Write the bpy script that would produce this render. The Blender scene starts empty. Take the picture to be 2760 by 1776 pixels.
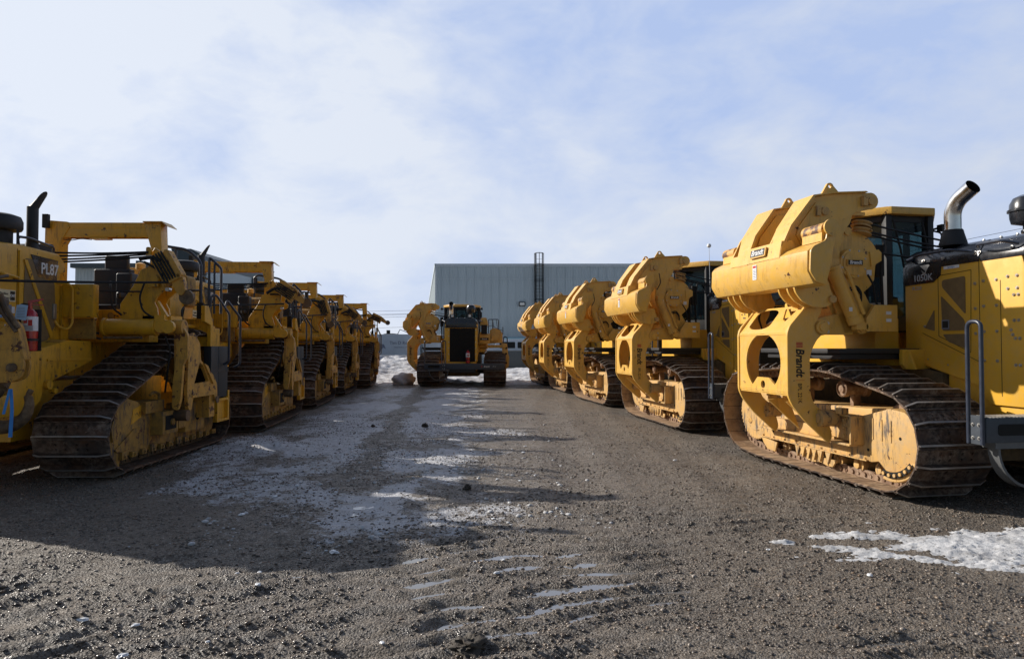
import bpy, bmesh, math, random
import numpy as np
from mathutils import Vector, Matrix
R = math.radians
rnd = random.Random(11)
S = bpy.context.scene
COL = S.collection

# ------------------------------------------------------------------ helpers
AX = {'x': lambda p, q, a: (a, p, q), 'y': lambda p, q, a: (p, a, q), 'z': lambda p, q, a: (p, q, a)}

def fillet(path, r, n=5):
    P = [Vector(p) for p in path]; out = [P[0]]
    for i in range(1, len(P) - 1):
        a, b, c = P[i-1], P[i], P[i+1]
        d1 = (a - b); d2 = (c - b)
        t = min(r, d1.length * .45, d2.length * .45)
        s = b + d1.normalized() * t; e = b + d2.normalized() * t
        for k in range(n + 1):
            u = k / n
            out.append(s * (1-u)**2 + b * 2*u*(1-u) + e * u*u)
    out.append(P[-1]); return out

class MB:
    def __init__(s): s.bm = bmesh.new(); s.m = 0; s.T = Matrix.Identity(4)
    def v(s, p): return s.bm.verts.new(s.T @ Vector(p))
    def f(s, vs):
        try: f = s.bm.faces.new(vs)
        except ValueError: return None
        f.material_index = s.m; return f
    def box(s, x0, x1, y0, y1, z0, z1):
        s.prism([(x0, y0), (x1, y0), (x1, y1), (x0, y1)], 'z', z0, z1); return s
    def prism(s, pts, ax, a0, a1):
        g = AX[ax] if isinstance(ax, str) else ax
        A = [s.v(g(p, q, a0)) for p, q in pts]; B = [s.v(g(p, q, a1)) for p, q in pts]
        n = len(pts); s.f(A[::-1]); s.f(B)
        for i in range(n): s.f([A[i], A[(i+1) % n], B[(i+1) % n], B[i]])
        return s
    def plate(s, loops, ax, a0, a1):
        g = AX[ax] if isinstance(ax, str) else ax
        ed = []; LA = []; LB = []
        for lp in loops:
            A = [s.v(g(p, q, a0)) for p, q in lp]; LA.append(A)
            LB.append([s.v(g(p, q, a1)) for p, q in lp])
            for i in range(len(A)): ed.append(s.bm.edges.new((A[i], A[(i+1) % len(A)])))
        res = bmesh.ops.triangle_fill(s.bm, use_beauty=True, use_dissolve=False, edges=ed)
        mp = {}
        for A, B in zip(LA, LB):
            for a, b in zip(A, B): mp[a] = b
        for f in [x for x in res['geom'] if isinstance(x, bmesh.types.BMFace)]:
            f.material_index = s.m
            s.f([mp[v] for v in reversed(f.verts)])
        for A, B in zip(LA, LB):
            n = len(A)
            for i in range(n): s.f([A[i], A[(i+1) % n], B[(i+1) % n], B[i]])
        return s
    def frame(s, d):
        d = Vector(d).normalized()
        up = Vector((0, 0, 1)) if abs(d.z) < .9 else Vector((1, 0, 0))
        a = d.cross(up).normalized(); return a, d.cross(a).normalized(), d
    def cyl(s, p0, p1, r, r1=None, n=16, cap=True):
        r1 = r if r1 is None else r1
        p0 = Vector(p0); p1 = Vector(p1); a, b, d = s.frame(p1 - p0)
        A = []; B = []
        for i in range(n):
            t = 2*math.pi*i/n; e = a*math.cos(t) + b*math.sin(t)
            A.append(s.v(p0 + e*r)); B.append(s.v(p1 + e*r1))
        for i in range(n): s.f([A[i], A[(i+1) % n], B[(i+1) % n], B[i]])
        if cap: s.f(A[::-1]); s.f(B)
        return s
    def tube(s, path, r, n=8, fil=0, cap=True, rr=None):
        P = fillet(path, fil) if fil else [Vector(p) for p in path]
        rings = []; prev = None
        for i, p in enumerate(P):
            if i == 0: d = P[1] - P[0]
            elif i == len(P)-1: d = P[-1] - P[-2]
            else: d = (P[i+1]-P[i]).normalized() + (P[i]-P[i-1]).normalized()
            d = d.normalized()
            if prev is None: a, b, _ = s.frame(d)
            else:
                a = prev - d * prev.dot(d); a.normalize(); b = d.cross(a)
            prev = a
            q = rr[min(i, len(rr)-1)] if rr else r
            rings.append([s.v(p + (a*math.cos(2*math.pi*k/n) + b*math.sin(2*math.pi*k/n))*q) for k in range(n)])
        for A, B in zip(rings, rings[1:]):
            for i in range(n): s.f([A[i], A[(i+1) % n], B[(i+1) % n], B[i]])
        if cap: s.f(rings[0][::-1]); s.f(rings[-1])
        return s
    def lathe(s, prof, o, d, n=24):
        o = Vector(o); a, b, d = s.frame(d); rings = []
        for r, t in prof:
            rings.append([s.v(o + d*t + (a*math.cos(2*math.pi*k/n) + b*math.sin(2*math.pi*k/n))*max(r, .0004)) for k in range(n)])
        for A, B in zip(rings, rings[1:]):
            for i in range(n): s.f([A[i], A[(i+1) % n], B[(i+1) % n], B[i]])
        s.f(rings[0][::-1]); s.f(rings[-1]); return s
    def bolt(s, p, d, r=.016, h=.014):
        d = Vector(d).normalized(); p = Vector(p)
        s.cyl(p, p + d*h*.3, r*1.4, n=10); s.cyl(p + d*h*.3, p + d*h, r, r*.8, n=6); return s
    def bevel(s, w=.006, seg=2, ang=35):
        bmesh.ops.recalc_face_normals(s.bm, faces=s.bm.faces[:])
        es = [e for e in s.bm.edges if len(e.link_faces) == 2 and e.calc_face_angle(0) > R(ang)]
        bmesh.ops.bevel(s.bm, geom=es, offset=w, offset_type='OFFSET', segments=seg, profile=.6, affect='EDGES', clamp_overlap=True)
        return s
    def mesh(s, name, mats, sharp=32):
        bmesh.ops.recalc_face_normals(s.bm, faces=s.bm.faces[:])
        me = bpy.data.meshes.new(name); s.bm.to_mesh(me); s.bm.free()
        for m in (mats if isinstance(mats, (list, tuple)) else [mats]): me.materials.append(m)
        me.polygons.foreach_set('use_smooth', [True]*len(me.polygons))
        me.set_sharp_from_angle(angle=R(sharp)); return me
    def done(s, name, mats, parent=None, sharp=32):
        return link(name, s.mesh(name, mats, sharp), parent)

def link(name, data, parent=None, mat=None):
    o = bpy.data.objects.new(name, data); COL.objects.link(o)
    if parent is not None: o.parent = parent
    if mat is not None: o.matrix_local = mat
    return o
def tag(o, label=None, cat=None, group=None, kind=None):
    for k, v in (('label', label), ('category', cat), ('group', group), ('kind', kind)):
        if v: o[k] = v
    return o
def empty(name, loc=(0, 0, 0), rz=0):
    o = bpy.data.objects.new(name, None); COL.objects.link(o); o.empty_display_size = .3
    o.location = loc; o.rotation_euler = (0, 0, rz); return o
def copy_tree(o, parent=None):
    c = o.copy(); COL.objects.link(c)
    if parent is not None: c.parent = parent
    for ch in KIDS.get(o.name, []): copy_tree(ch, c)
    return c
KIDS = {}
def index_kids():
    KIDS.clear()
    for o in bpy.data.objects:
        if o.parent: KIDS.setdefault(o.parent.name, []).append(o)
def circ(cx, cy, r, n=32, a0=0, a1=360):
    full = abs(a1-a0) >= 360
    m = n if full else n - 1
    return [(cx + r*math.cos(R(a0+(a1-a0)*i/m)), cy + r*math.sin(R(a0+(a1-a0)*i/m))) for i in range(n)]
def rrect(x0, x1, y0, y1, r, n=5):
    o = []
    for cx, cy, a in ((x1-r, y1-r, 0), (x0+r, y1-r, 90), (x0+r, y0+r, 180), (x1-r, y0+r, 270)): o += circ(cx, cy, r, n, a, a+90)
    return o
def rpoly(pts, r, n=4):
    P = [Vector((p[0], p[1], 0)) for p in pts]; out = []
    N = len(P)
    for i in range(N):
        a, b, c = P[i-1], P[i], P[(i+1) % N]
        d1 = a-b; d2 = c-b; t = min(r, d1.length*.4, d2.length*.4)
        s_ = b+d1.normalized()*t; e = b+d2.normalized()*t
        for k in range(n+1):
            u = k/n; q = s_*(1-u)**2 + b*2*u*(1-u) + e*u*u; out.append((q.x, q.y))
    return out

def Mx(X, Y, o):
    X = Vector(X).normalized(); Y = Vector(Y).normalized(); Z = X.cross(Y)
    m = Matrix((X, Y, Z)).transposed().to_4x4(); m.translation = Vector(o); return m
FACE_W = ((0, -1, 0), (0, 0, 1)); FACE_S = ((1, 0, 0), (0, 0, 1)); FACE_E = ((0, 1, 0), (0, 0, 1)); DOWN_S = ((0, 0, -1), (1, 0, 0))
def text(s_, size, mat, parent, face, o, ext=.0015, bold=0, shear=0, name='lettering', sx=1.0):
    cu = bpy.data.curves.new('lettering', 'FONT'); cu.body = s_; cu.size = size; cu.extrude = ext; cu.offset = bold; cu.shear = shear
    cu.align_x = 'CENTER'; cu.align_y = 'CENTER'; cu.resolution_u = 3
    t = bpy.data.objects.new('tmp', cu); COL.objects.link(t)
    me = bpy.data.meshes.new_from_object(t.evaluated_get(bpy.context.evaluated_depsgraph_get()))
    bpy.data.objects.remove(t); bpy.data.curves.remove(cu)
    if sx != 1.0: me.transform(Matrix.Diagonal((sx, 1, 1, 1)))
    me.materials.clear(); me.materials.append(mat); me.name = name
    return link(name, me, parent, Mx(face[0], face[1], o))

# ------------------------------------------------------------------ materials
def newmat(name):
    m = bpy.data.materials.new(name); m.use_nodes = True; nt = m.node_tree; b = nt.nodes['Principled BSDF']
    return m, nt, b
def nd(nt, t, **k):
    n = nt.nodes.new(t)
    for a, v in k.items():
        if a in n.inputs: n.inputs[a].default_value = v
        else: setattr(n, a, v)
    return n
def coords(nt, rand=True):
    tc = nd(nt, 'ShaderNodeTexCoord')
    if not rand: return tc.outputs['Object']
    oi = nd(nt, 'ShaderNodeObjectInfo'); mu = nd(nt, 'ShaderNodeMath', operation='MULTIPLY'); mu.inputs[1].default_value = 37.0
    nt.links.new(oi.outputs['Random'], mu.inputs[0])
    va = nd(nt, 'ShaderNodeVectorMath', operation='ADD'); nt.links.new(tc.outputs['Object'], va.inputs[0]); nt.links.new(mu.outputs[0], va.inputs[1])
    return va.outputs[0]
def noise(nt, co, scale, detail=5, rough=.6, stretch=None):
    if stretch:
        mp = nd(nt, 'ShaderNodeMapping'); mp.inputs['Scale'].default_value = stretch; nt.links.new(co, mp.inputs[0]); co = mp.outputs[0]
    n = nd(nt, 'ShaderNodeTexNoise'); n.inputs['Scale'].default_value = scale; n.inputs['Detail'].default_value = detail; n.inputs['Roughness'].default_value = rough
    nt.links.new(co, n.inputs['Vector']); return n.outputs['Fac']
def ramp(nt, fac, a, b, ca=(0, 0, 0, 1), cb=(1, 1, 1, 1)):
    r = nd(nt, 'ShaderNodeValToRGB'); r.color_ramp.elements[0].position = a; r.color_ramp.elements[1].position = b
    r.color_ramp.elements[0].color = ca; r.color_ramp.elements[1].color = cb; nt.links.new(fac, r.inputs[0]); return r.outputs[0]
def mix(nt, fac, a, b, mode='MIX'):
    m = nd(nt, 'ShaderNodeMix'); m.data_type = 'RGBA'; m.blend_type = mode
    for sock, val in ((m.inputs[0], fac), (m.inputs[6], a), (m.inputs[7], b)):
        if isinstance(val, (int, float)): sock.default_value = val
        elif isinstance(val, tuple): sock.default_value = (*val[:3], 1)
        else: nt.links.new(val, sock)
    return m.outputs[2]
def mathn(nt, op, a, b):
    m = nd(nt, 'ShaderNodeMath', operation=op)
    for i, v in enumerate((a, b)):
        if isinstance(v, (int, float)): m.inputs[i].default_value = v
        else: nt.links.new(v, m.inputs[i])
    return m.outputs[0]
def bump(nt, b, h, st=.3, dist=.01):
    n = nd(nt, 'ShaderNodeBump'); n.inputs['Strength'].default_value = st; n.inputs['Distance'].default_value = dist
    nt.links.new(h, n.inputs['Height']); nt.links.new(n.outputs[0], b.inputs['Normal'])

def paint(name, base, rough=.38, dust=.35, dustc=(.36, .27, .15), chips=0.0, chipc=(.09, .035, .018), streak=.0, streakc=(.05, .05, .055), coat=.15, sc=1.0):
    m, nt, b = newmat(name); co = coords(nt); L = nt.links
    n1 = noise(nt, co, 1.3*sc, 4); n2 = noise(nt, co, 9*sc, 6, .7); n3 = noise(nt, co, 60*sc, 3)
    c = mix(nt, ramp(nt, n1, .35, .7), base, tuple(x*.86 for x in base))
    d = mathn(nt, 'MULTIPLY', ramp(nt, n2, .42, .75), dust)
    c = mix(nt, d, c, dustc)
    if streak:
        n4 = noise(nt, co, 5*sc, 6, .75, (3.0, 3.0, .55)); n5 = noise(nt, co, 1.7*sc, 2)
        k = mathn(nt, 'MULTIPLY', ramp(nt, n4, .50, .60), ramp(nt, n5, .42, .56))
        c = mix(nt, mathn(nt, 'MULTIPLY', k, streak), c, streakc)
    if chips:
        n6 = noise(nt, co, 7*sc, 8, .72); k = ramp(nt, n6, .66 - .1*chips, .68 - .1*chips)
        c = mix(nt, k, c, chipc)
    L.new(c, b.inputs['Base Color'])
    r = mathn(nt, 'ADD', mathn(nt, 'MULTIPLY', n2, .35), rough - .17); L.new(r, b.inputs['Roughness'])
    b.inputs['Coat Weight'].default_value = coat; b.inputs['Coat Roughness'].default_value = .25
    bump(nt, b, n3, .06 if not streak else .2, .01)
    return m
def flat(name, col, rough=.5, metal=0.0, var=.15, bmp=.1, sc=12, coat=0):
    m, nt, b = newmat(name); co = coords(nt); n = noise(nt, co, sc, 6, .65)
    c = mix(nt, ramp(nt, n, .35, .7), tuple(x*(1-var) for x in col), tuple(min(1, x*(1+var)) for x in col))
    nt.links.new(c, b.inputs['Base Color']); b.inputs['Metallic'].default_value = metal
    nt.links.new(mathn(nt, 'ADD', mathn(nt, 'MULTIPLY', n, .3), max(0, rough-.15)), b.inputs['Roughness'])
    b.inputs['Coat Weight'].default_value = coat
    bump(nt, b, n, bmp, .01); return m
def steel(name, dark, rust, dust, rough=.5, metal=.45):
    m, nt, b = newmat(name); co = coords(nt)
    n = noise(nt, co, 4, 6, .65); n2 = noise(nt, co, 16, 8, .75); n3 = noise(nt, co, 2.2, 3)
    c = mix(nt, ramp(nt, n, .42, .62), dark, rust); c = mix(nt, mathn(nt, 'MULTIPLY', ramp(nt, n2, .43, .62), ramp(nt, n3, .38, .62)), c, dust)
    nt.links.new(c, b.inputs['Base Color']); b.inputs['Metallic'].default_value = metal
    nt.links.new(mathn(nt, 'ADD', mathn(nt, 'MULTIPLY', n2, .5), rough-.2), b.inputs['Roughness'])
    bump(nt, b, n2, .35, .012); return m

M = {}
M['yel'] = paint('construction_yellow', (.77, .42, .03), rough=.55, coat=.0, dust=.3, dustc=(.52, .36, .17))
M['yelcw'] = paint('counterweight_yellow', (.79, .455, .08), dust=.45, dustc=(.63, .44, .21), chips=.22, rough=.42, streak=.35, streakc=(.30, .17, .06))
M['yeldirty'] = paint('dirty_yellow_frame', (.64, .38, .12), rough=.62, dust=.8, dustc=(.42, .31, .19), streak=.9, chips=.35, coat=0)
M['cat'] = paint('worn_yellow', (.72, .375, .017), rough=.42, dust=.35, dustc=(.30, .18, .05), chips=.5, chipc=(.07, .03, .015), streak=.55, streakc=(.14, .07, .02))
M['catrust'] = paint('rusty_yellow', (.64, .34, .05), rough=.6, dust=.6, dustc=(.20, .12, .06), chips=1.0, chipc=(.085, .032, .016), streak=.4, coat=0)
M['catframe'] = paint('muddy_yellow_frame', (.42, .24, .045), rough=.7, dust=.9, dustc=(.10, .068, .035), chips=.7, streak=.9, coat=0)
M['chipped'] = paint('chipped_yellow_tube', (.66, .36, .08), rough=.55, dust=.5, chips=1.35, chipc=(.12, .06, .035), coat=0)
M['vent'] = flat('brown_vent_mesh', (.20, .13, .055), .7)
M['blk'] = flat('black_satin_hood', (.016, .018, .024), .28, var=.3, bmp=.03, coat=.3)
M['blkm'] = flat('matt_black', (.018, .018, .02), .6)
M['rub'] = flat('black_rubber', (.012, .012, .012), .75)
M['seat'] = flat('seat_vinyl', (.014, .016, .024), .5)
M['rail'] = flat('dark_blue_grey_rail', (.03, .038, .06), .35, var=.2)
M['bump'] = flat('charcoal_bumper', (.04, .05, .065), .5)
M['strap'] = flat('grey_strap', (.11, .115, .12), .5)
M['navy'] = flat('slate_blue_guard', (.018, .026, .032), .55)
M['shoe'] = steel('track_shoe_steel', (.045, .033, .028), (.11, .055, .03), (.26, .21, .17))
M['shoeworn'] = steel('grouser_worn_edge', (.30, .28, .27), (.20, .16, .13), (.38, .35, .32), rough=.45, metal=.5)  # steel worn bright along the grouser tips
M['shoeback'] = steel('track_shoe_inner_sunlit', (.22, .14, .085), (.36, .24, .14), (.44, .32, .20), rough=.75, metal=.1)  # inner faces brightened in colour to stand for low sunlight
M['link'] = steel('track_link_steel', (.16, .09, .055), (.28, .17, .10), (.36, .26, .18), rough=.7, metal=.15)
M['linkd'] = steel('dark_track_link', (.05, .038, .025), (.10, .07, .035), (.15, .12, .08), rough=.7, metal=.15)
M['chrome'] = flat('brushed_chrome', (.70, .69, .68), .22, 1.0, var=.15, bmp=.05, sc=6)
M['zinc'] = flat('zinc_bolt', (.50, .49, .47), .35, .8)
M['cable'] = flat('black_wire_rope', (.02, .02, .022), .5, .3)
M['hole'] = flat('dark_interior', (.006, .006, .006), .9)
M['white'] = flat('white_sticker', (.75, .76, .78), .5, var=.06)
M['cream'] = flat('cream_sticker', (.70, .62, .42), .5, var=.06)
M['bluest'] = flat('blue_sticker', (.20, .35, .60), .5, var=.05)
M['greyst'] = flat('grey_sticker', (.18, .20, .26), .5)
M['tagblue'] = flat('pale_blue_tag', (.42, .62, .86), .6, var=.03)
M['ribbon'] = flat('bright_blue_ribbon', (.04, .26, .72), .55, var=.1)
M['red'] = flat('extinguisher_red', (.42, .008, .014), .28, var=.15, bmp=.02, coat=.5)
M['redcloth'] = flat('pinkish_red_paint', (.55, .04, .06), .5)
M['belly_dark'] = flat('dark_belly_yellow', (.09, .06, .025), .7, var=.5)  # darker yellow for the lower hull between the tracks
M['letb'] = flat('black_letter', (.012, .012, .012), .6)
M['letw'] = flat('white_letter', (.70, .70, .70), .5, var=.05)
M['letg'] = flat('light_grey_letter', (.42, .43, .46), .5, var=.05)
M['letr'] = flat('red_stripe', (.50, .03, .02), .5)
M['hook'] = steel('hook_forged_steel', (.07, .05, .035), (.16, .09, .04), (.25, .19, .12), rough=.6, metal=.2)
def glassm(name, col, tr=.55):
    m, nt, b = newmat(name); b.inputs['Base Color'].default_value = (*col, 1); b.inputs['Roughness'].default_value = .03
    b.inputs['IOR'].default_value = 1.45; b.inputs['Coat Weight'].default_value = .3
    t = nd(nt, 'ShaderNodeBsdfTransparent'); t.inputs[0].default_value = (.55, .68, .70, 1)
    mx = nd(nt, 'ShaderNodeMixShader'); mx.inputs[0].default_value = tr; o = nt.nodes['Material Output']
    nt.links.new(b.outputs[0], mx.inputs[1]); nt.links.new(t.outputs[0], mx.inputs[2]); nt.links.new(mx.outputs[0], o.inputs[0]); return m
M['glass'] = glassm('tinted_cab_glass', (.012, .02, .03), .72)
M['lampg'] = flat('lamp_lens', (.75, .75, .72), .2, var=.05)

# ------------------------------------------------------------------ tracks
def hull(P):
    P = sorted(set(P))
    def half(Q):
        o = []
        for p in Q:
            while len(o) > 1 and (o[-1][0]-o[-2][0])*(p[1]-o[-2][1]) - (o[-1][1]-o[-2][1])*(p[0]-o[-2][0]) <= 0: o.pop()
            o.append(p)
        return o[:-1]
    return half(P) + half(P[::-1])
def belt(circles, pitch):
    P = []
    for cy, cz, r in circles: P += [(round(a, 4), round(b, 4)) for a, b in (circ(cy, cz, r, 72) if r else [(cy, cz)])]
    H = hull(P); L = [math.dist(H[i], H[(i+1) % len(H)]) for i in range(len(H))]
    tot = sum(L); n = round(tot/pitch); st = tot/n; out = []; i = 0; acc = 0
    def at(d):
        d %= tot; k = 0
        while d > L[k]: d -= L[k]; k += 1
        a, b = H[k], H[(k+1) % len(H)]; t = d/L[k]
        return Vector((0, a[0]+(b[0]-a[0])*t, a[1]+(b[1]-a[1])*t))
    for k in range(n):
        a = at(k*st); b = at((k+1)*st); m_ = (a+b)/2; d = (b-a).normalized()
        out.append((m_, d, Vector((0, d.z, -d.y))))    # hull is CCW in (y,z): outward normal
    return out, st
def shoe_mesh(W, pitch, mats):
    b = MB(); h = pitch/2; w = W/2
    b.prism([(-h-.012, -.022), (h-.006, -.022), (h+.012, -.010), (h+.014, .004), (h-.004, .004), (h-.03, -.004), (-h+.02, -.004), (-h-.008, -.008)], lambda p, q, a: (a, p, q), -w, w)
    g = h-.035
    b.prism([(-w, -.012), (-w, .010), (-w+.11, .062), (w-.11, .062), (w, .010), (w, -.012)], lambda p, q, a: (p, a, q), g, g+.022)
    b.m = 1
    b.prism([(-w+.004, .012), (-w+.108, .061), (w-.108, .061), (w-.004, .012), (w-.004, .017), (w-.11, .069), (-w+.11, .069), (-w+.004, .017)], lambda p, q, a: (p, a, q), g+.001, g+.021)
    b.m = 0
    b.prism([(-w+.02, -.022), (w-.02, -.022), (w-.02, .02), (-w+.02, .02)], lambda p, q, a: (p, a, q), -h+.012, -h+.024)
    for x in (-.19, -.07, .07, .19):
        for y in (-.035, .03): b.cyl((x, y, -.006), (x, y, .012), .014, n=6)
    b.m = 2
    b.box(-w+.006, w-.006, -h+.006, h-.012, -.027, -.0225)
    return b.mesh('track_shoe', mats)
def make_track(root, xc, W, circles, pitch, link_m, shoe_me, nlab=None):
    pts, st = belt(circles, pitch)
    b = MB()
    for c, d, n in pts:
        for sx in (-1, 1):
            x0 = xc + sx*.15
            def g(p, q, a, c=c, d=d, n=n): return Vector((a, 0, 0)) + c + d*p + n*q
            x1 = x0 + sx*.035
            b.prism([(-st*.5, -.03), (-st*.5, -.10), (-st*.3, -.125), (st*.3, -.125), (st*.5, -.10), (st*.5, -.03)], g, min(x0, x1), max(x0, x1))
            pc = c + n*-.075 + d*st*.3
            b.cyl(Vector((x1, 0, 0)) + pc, Vector((x1 + sx*.02, 0, 0)) + pc, .026, n=10)
            pc = c + n*-.07 - d*st*.16
            b.cyl(Vector((x1, 0, 0)) + pc, Vector((x1 + sx*.012, 0, 0)) + pc, .02, n=8)
        pc = c + n*-.075 + d*st*.3
        b.cyl(Vector((xc-.17, 0, 0)) + pc, Vector((xc+.17, 0, 0)) + pc, .03, n=8)
    t = b.done('track', link_m, root)
    for c, d, n in pts:
        X = Vector((1, 0, 0)); mt = Matrix((X, d, n)).transposed()
        if mt.determinant() < 0: mt = Matrix((-X, d, n)).transposed()
        mt = mt.to_4x4(); mt.translation = c + Vector((xc, 0, 0))
        link('track_shoe', shoe_me, t, mt)
    return t
def toothed(c, r, n, depth, sub=4):
    o = []
    for i in range(n):
        for k in range(sub):
            t = 2*math.pi*(i+k/sub)/n; q = r + (depth if k in (1, 2) else 0); o.append((c[0]+q*math.cos(t), c[1]+q*math.sin(t)))
    return o

# =================================================================== RIGHT-ROW MACHINE (counterweight side faces -x)
def make_right():
    root = empty('pipelayer')
    Y, K = M['yel'], M['blk']
    sm = shoe_mesh(.92, .216, [M['shoe'], M['shoeworn'], M['shoeback']])
    circ_ = [(.62, .62, .55), (.50, .07, 0), (3.25, .07, 0), (3.55, .70, .60), (1.55, 1.365, 0), (2.45, 1.385, 0)]
    for s_ in (-1, 1):
        xc = s_*1.39
        make_track(root, xc, .92, circ_, .216, M['link'], sm)
        # roller frame
        b = MB(); o = xc + s_*.31; i_ = xc - s_*.42; x0, x1 = min(o, i_), max(o, i_)
        top = [(3.30, .335), (3.34, .36), (3.34, .48), (3.20, .64), (2.9, .70), (1.26, .81), (.66, .97), (.44, .95), (.27, .84), (.22, .62), (.25, .46), (.40, .34), (.56, .25), (.72, .27), (.84, .36), (.95, .335)]
        b.prism(top, 'x', x0, x1); i0, i1 = sorted((xc + s_*.20, xc - s_*.44)); b.prism([(.80, .80), (.80, .955), (1.2, .93), (3.05, .885), (3.25, .70), (3.0, .66)], 'x', i0, i1); b.bevel(.02)
        if 1:
            sx = s_; e = o
            for yy in (1.06, .92, .78, .64):     # welded ribs on the front cover
                b.box(min(e, e+sx*.008), max(e, e+sx*.008), yy-.01, yy+.01, .60, .84); b.box(min(e, xc-.3*sx), max(e, xc-.3*sx), yy-.012, yy+.012, .80+(1.0-yy)*.28, .875+(1.0-yy)*.26)
            b.box(min(e, e+sx*.03), max(e, e+sx*.03), 1.0, 3.32, .34, .355)
            b.m = 1
            for yy, zz in ((1.0, .47), (.50, .66), (2.95, .45), (3.22, .50)): b.cyl((e, yy, zz), (e+sx*.004, yy, zz), .018, n=12)
            b.m = 0
            for k in range(9): b.bolt((e+sx*.0, 1.05+.27*k, .365), (sx, 0, 0), .016, .02)
        fr = b.done('track_frame', [M['yeldirty'], M['hole']], root)
        for k in range(7):
            b = MB(); yy = .98 + k*.375
            b.lathe([(.05, -.17), (.09, -.17), (.09, -.10), (.075, -.09), (.075, .09), (.09, .10), (.09, .17), (.05, .17)], (xc, yy, .235), (1, 0, 0), 20)
            b.cyl((xc+s_*.17, yy, .235), (xc+s_*.2, yy, .235), .045); b.bevel(.004)
            b.done('track_roller', M['yeldirty'], fr)
        # roller guards
        b = MB(); e = o
        b.prism([(1.62, .24), (2.30, .24), (2.28, .19), (2.2, .165), (2.1, .155), (1.95, .175), (1.8, .15), (1.70, .15), (1.66, .2)], 'x', e-s_*.05-.012, e-s_*.05+.012)
        for yy in (1.62, 1.78, 1.9, 2.02, 2.14, 2.26): b.prism([(yy, .338), (yy+.10, .338), (yy+.05, .20)], 'x', min(e+s_*.015, e+s_*.05), max(e+s_*.015, e+s_*.05))
        b.done('roller_guard', M['yeldirty'], root); b = MB(); b.prism([(2.85, .30), (3.25, .34), (3.2, .26), (3.1, .18), (2.9, .165)], 'x', e-.012, e+.012); b.bevel(.004)
        b.done('roller_guard', M['yeldirty'], root)
        # idler bottom guard (curved with slot of bolts)
        b = MB(); arc = circ(.60, .68, .50, 12, 205, 285); arc2 = circ(.58, .56, .27, 12, 285, 215)
        b.prism(arc + arc2, 'x', min(e+s_*.002, e+s_*.05), max(e+s_*.002, e+s_*.07)); b.bevel(.02, 3); b.m = 1
        ar = circ(.58, .66, .40, 6, 222, 282)
        b.prism(circ(.58, .66, .43, 9, 218, 286) + circ(.58, .66, .365, 9, 286, 218), 'x', min(e+s_*.07, e+s_*.073), max(e+s_*.07, e+s_*.073)); b.m = 0
        for yy, zz in ar: b.cyl((e+s_*.07, yy, zz), (e+s_*.09, yy, zz), .02, n=10)
        b.done('idler_guard', [M['yeldirty'], M['hole']], root)
        b = MB(); b.lathe([(.1, -.09), (.40, -.09), (.43, -.06), (.43, .06), (.40, .09), (.1, .09)], (xc, .64, .62), (1, 0, 0), 40)
        b.done('front_idler', M['link'], root)
        # sprocket
        b = MB(); b.prism(toothed((3.55, .68), .405, 46, .018), 'x', xc+min(s_*.20, s_*.24), xc+max(s_*.20, s_*.24))
        b.prism(toothed((3.55, .68), .43, 23, .045), 'x', xc-.04, xc+.04)
        b.cyl((xc-s_*.3, 3.55, .68), (xc+s_*.2, 3.55, .68), .36, n=32)
        b.cyl((xc+s_*.24, 3.55, .68), (xc+s_*.25, 3.55, .68), .30, .29, n=32); b.m = 1
        for k in range(3): b.cyl((xc+s_*.25, 3.55+.2*math.cos(k*2.1+3.3), .68+.2*math.sin(k*2.1+3.3)), (xc+s_*.256, 3.55+.2*math.cos(k*2.1+3.3), .68+.2*math.sin(k*2.1+3.3)), .045)
        b.done('sprocket', [M['yeldirty'], M['chipped']], root)
        for yy, zz in ((1.62, 1.13), (2.55, 1.15)):
            b = MB(); b.lathe([(.05, -.16), (.10, -.16), (.10, -.10), (.075, -.08), (.075, .10), (.10, .12), (.10, .19), (.085, .20), (.085, .17), (.045, .17), (.045, .20)], (xc, yy, zz), (s_, 0, 0), 24)
            b.box(xc-.05, xc+.05, yy-.03, yy+.03, .8, zz-.06)
            b.done('carrier_roller', [M['link']], root)
    # lower bracket that ties the mast to the roller frame
    b = MB()
    for s_ in (-1,):
        b.prism([(1.08, .54), (1.08, .84), (1.18, .86), (1.55, .80), (1.7, .58)], 'x', -1.80, -1.775)
        b.box(-1.88, -1.70, 1.06, 1.085, .52, .85); b.box(-1.88, -1.70, 1.085, 3.05, .50, .525); b.box(-1.86, -1.70, 1.085, 1.5, .835, .855)
        b.box(-1.78, -1.62, 1.5, 2.9, .525, .66); b.bevel(.005)
        for k in range(3):
            for q in range(2): b.bolt((-1.80, 1.16+.11*q, .60+.09*k), (-1, 0, 0), .028, .025)
        for y0 in (1.38, 2.55): b.cyl((-2.07, y0, .80), (-1.86, y0, .80), .10, n=24); b.cyl((-2.09, y0, .80), (-2.07, y0, .80), .055, n=16)
        b.box(-1.9, -1.8, 1.2, 1.3, .86, .93)
    b.done('mast_bracket', M['yeldirty'], root)
    # hull
    b = MB(); b.prism([(-.05, .60), (-.05, 1.02), (.0, 1.25), (1.0, 1.36), (1.0, .60)], 'x', -.62, .62); b.box(-.93, .93, 1.5, 3.6, 1.42, 1.56); b.bevel(.015); b.done('hull', Y, root)
    b = MB(); b.prism([(1.002, .62), (1.002, 1.34), (1.5, 1.415), (3.9, 1.415), (4.05, 1.1), (3.9, .55), (2.0, .42), (.3, .42), (.3, .595)], 'x', -.70, .70); b.box(-1.15, 1.15, 3.3, 3.8, .5, .86); b.box(-1.2, 1.2, 2.4, 2.7, .45, .65); b.bevel(.015); b.done('belly', M['belly_dark'], root)
    # hood sides and guard
    b = MB()
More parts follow.
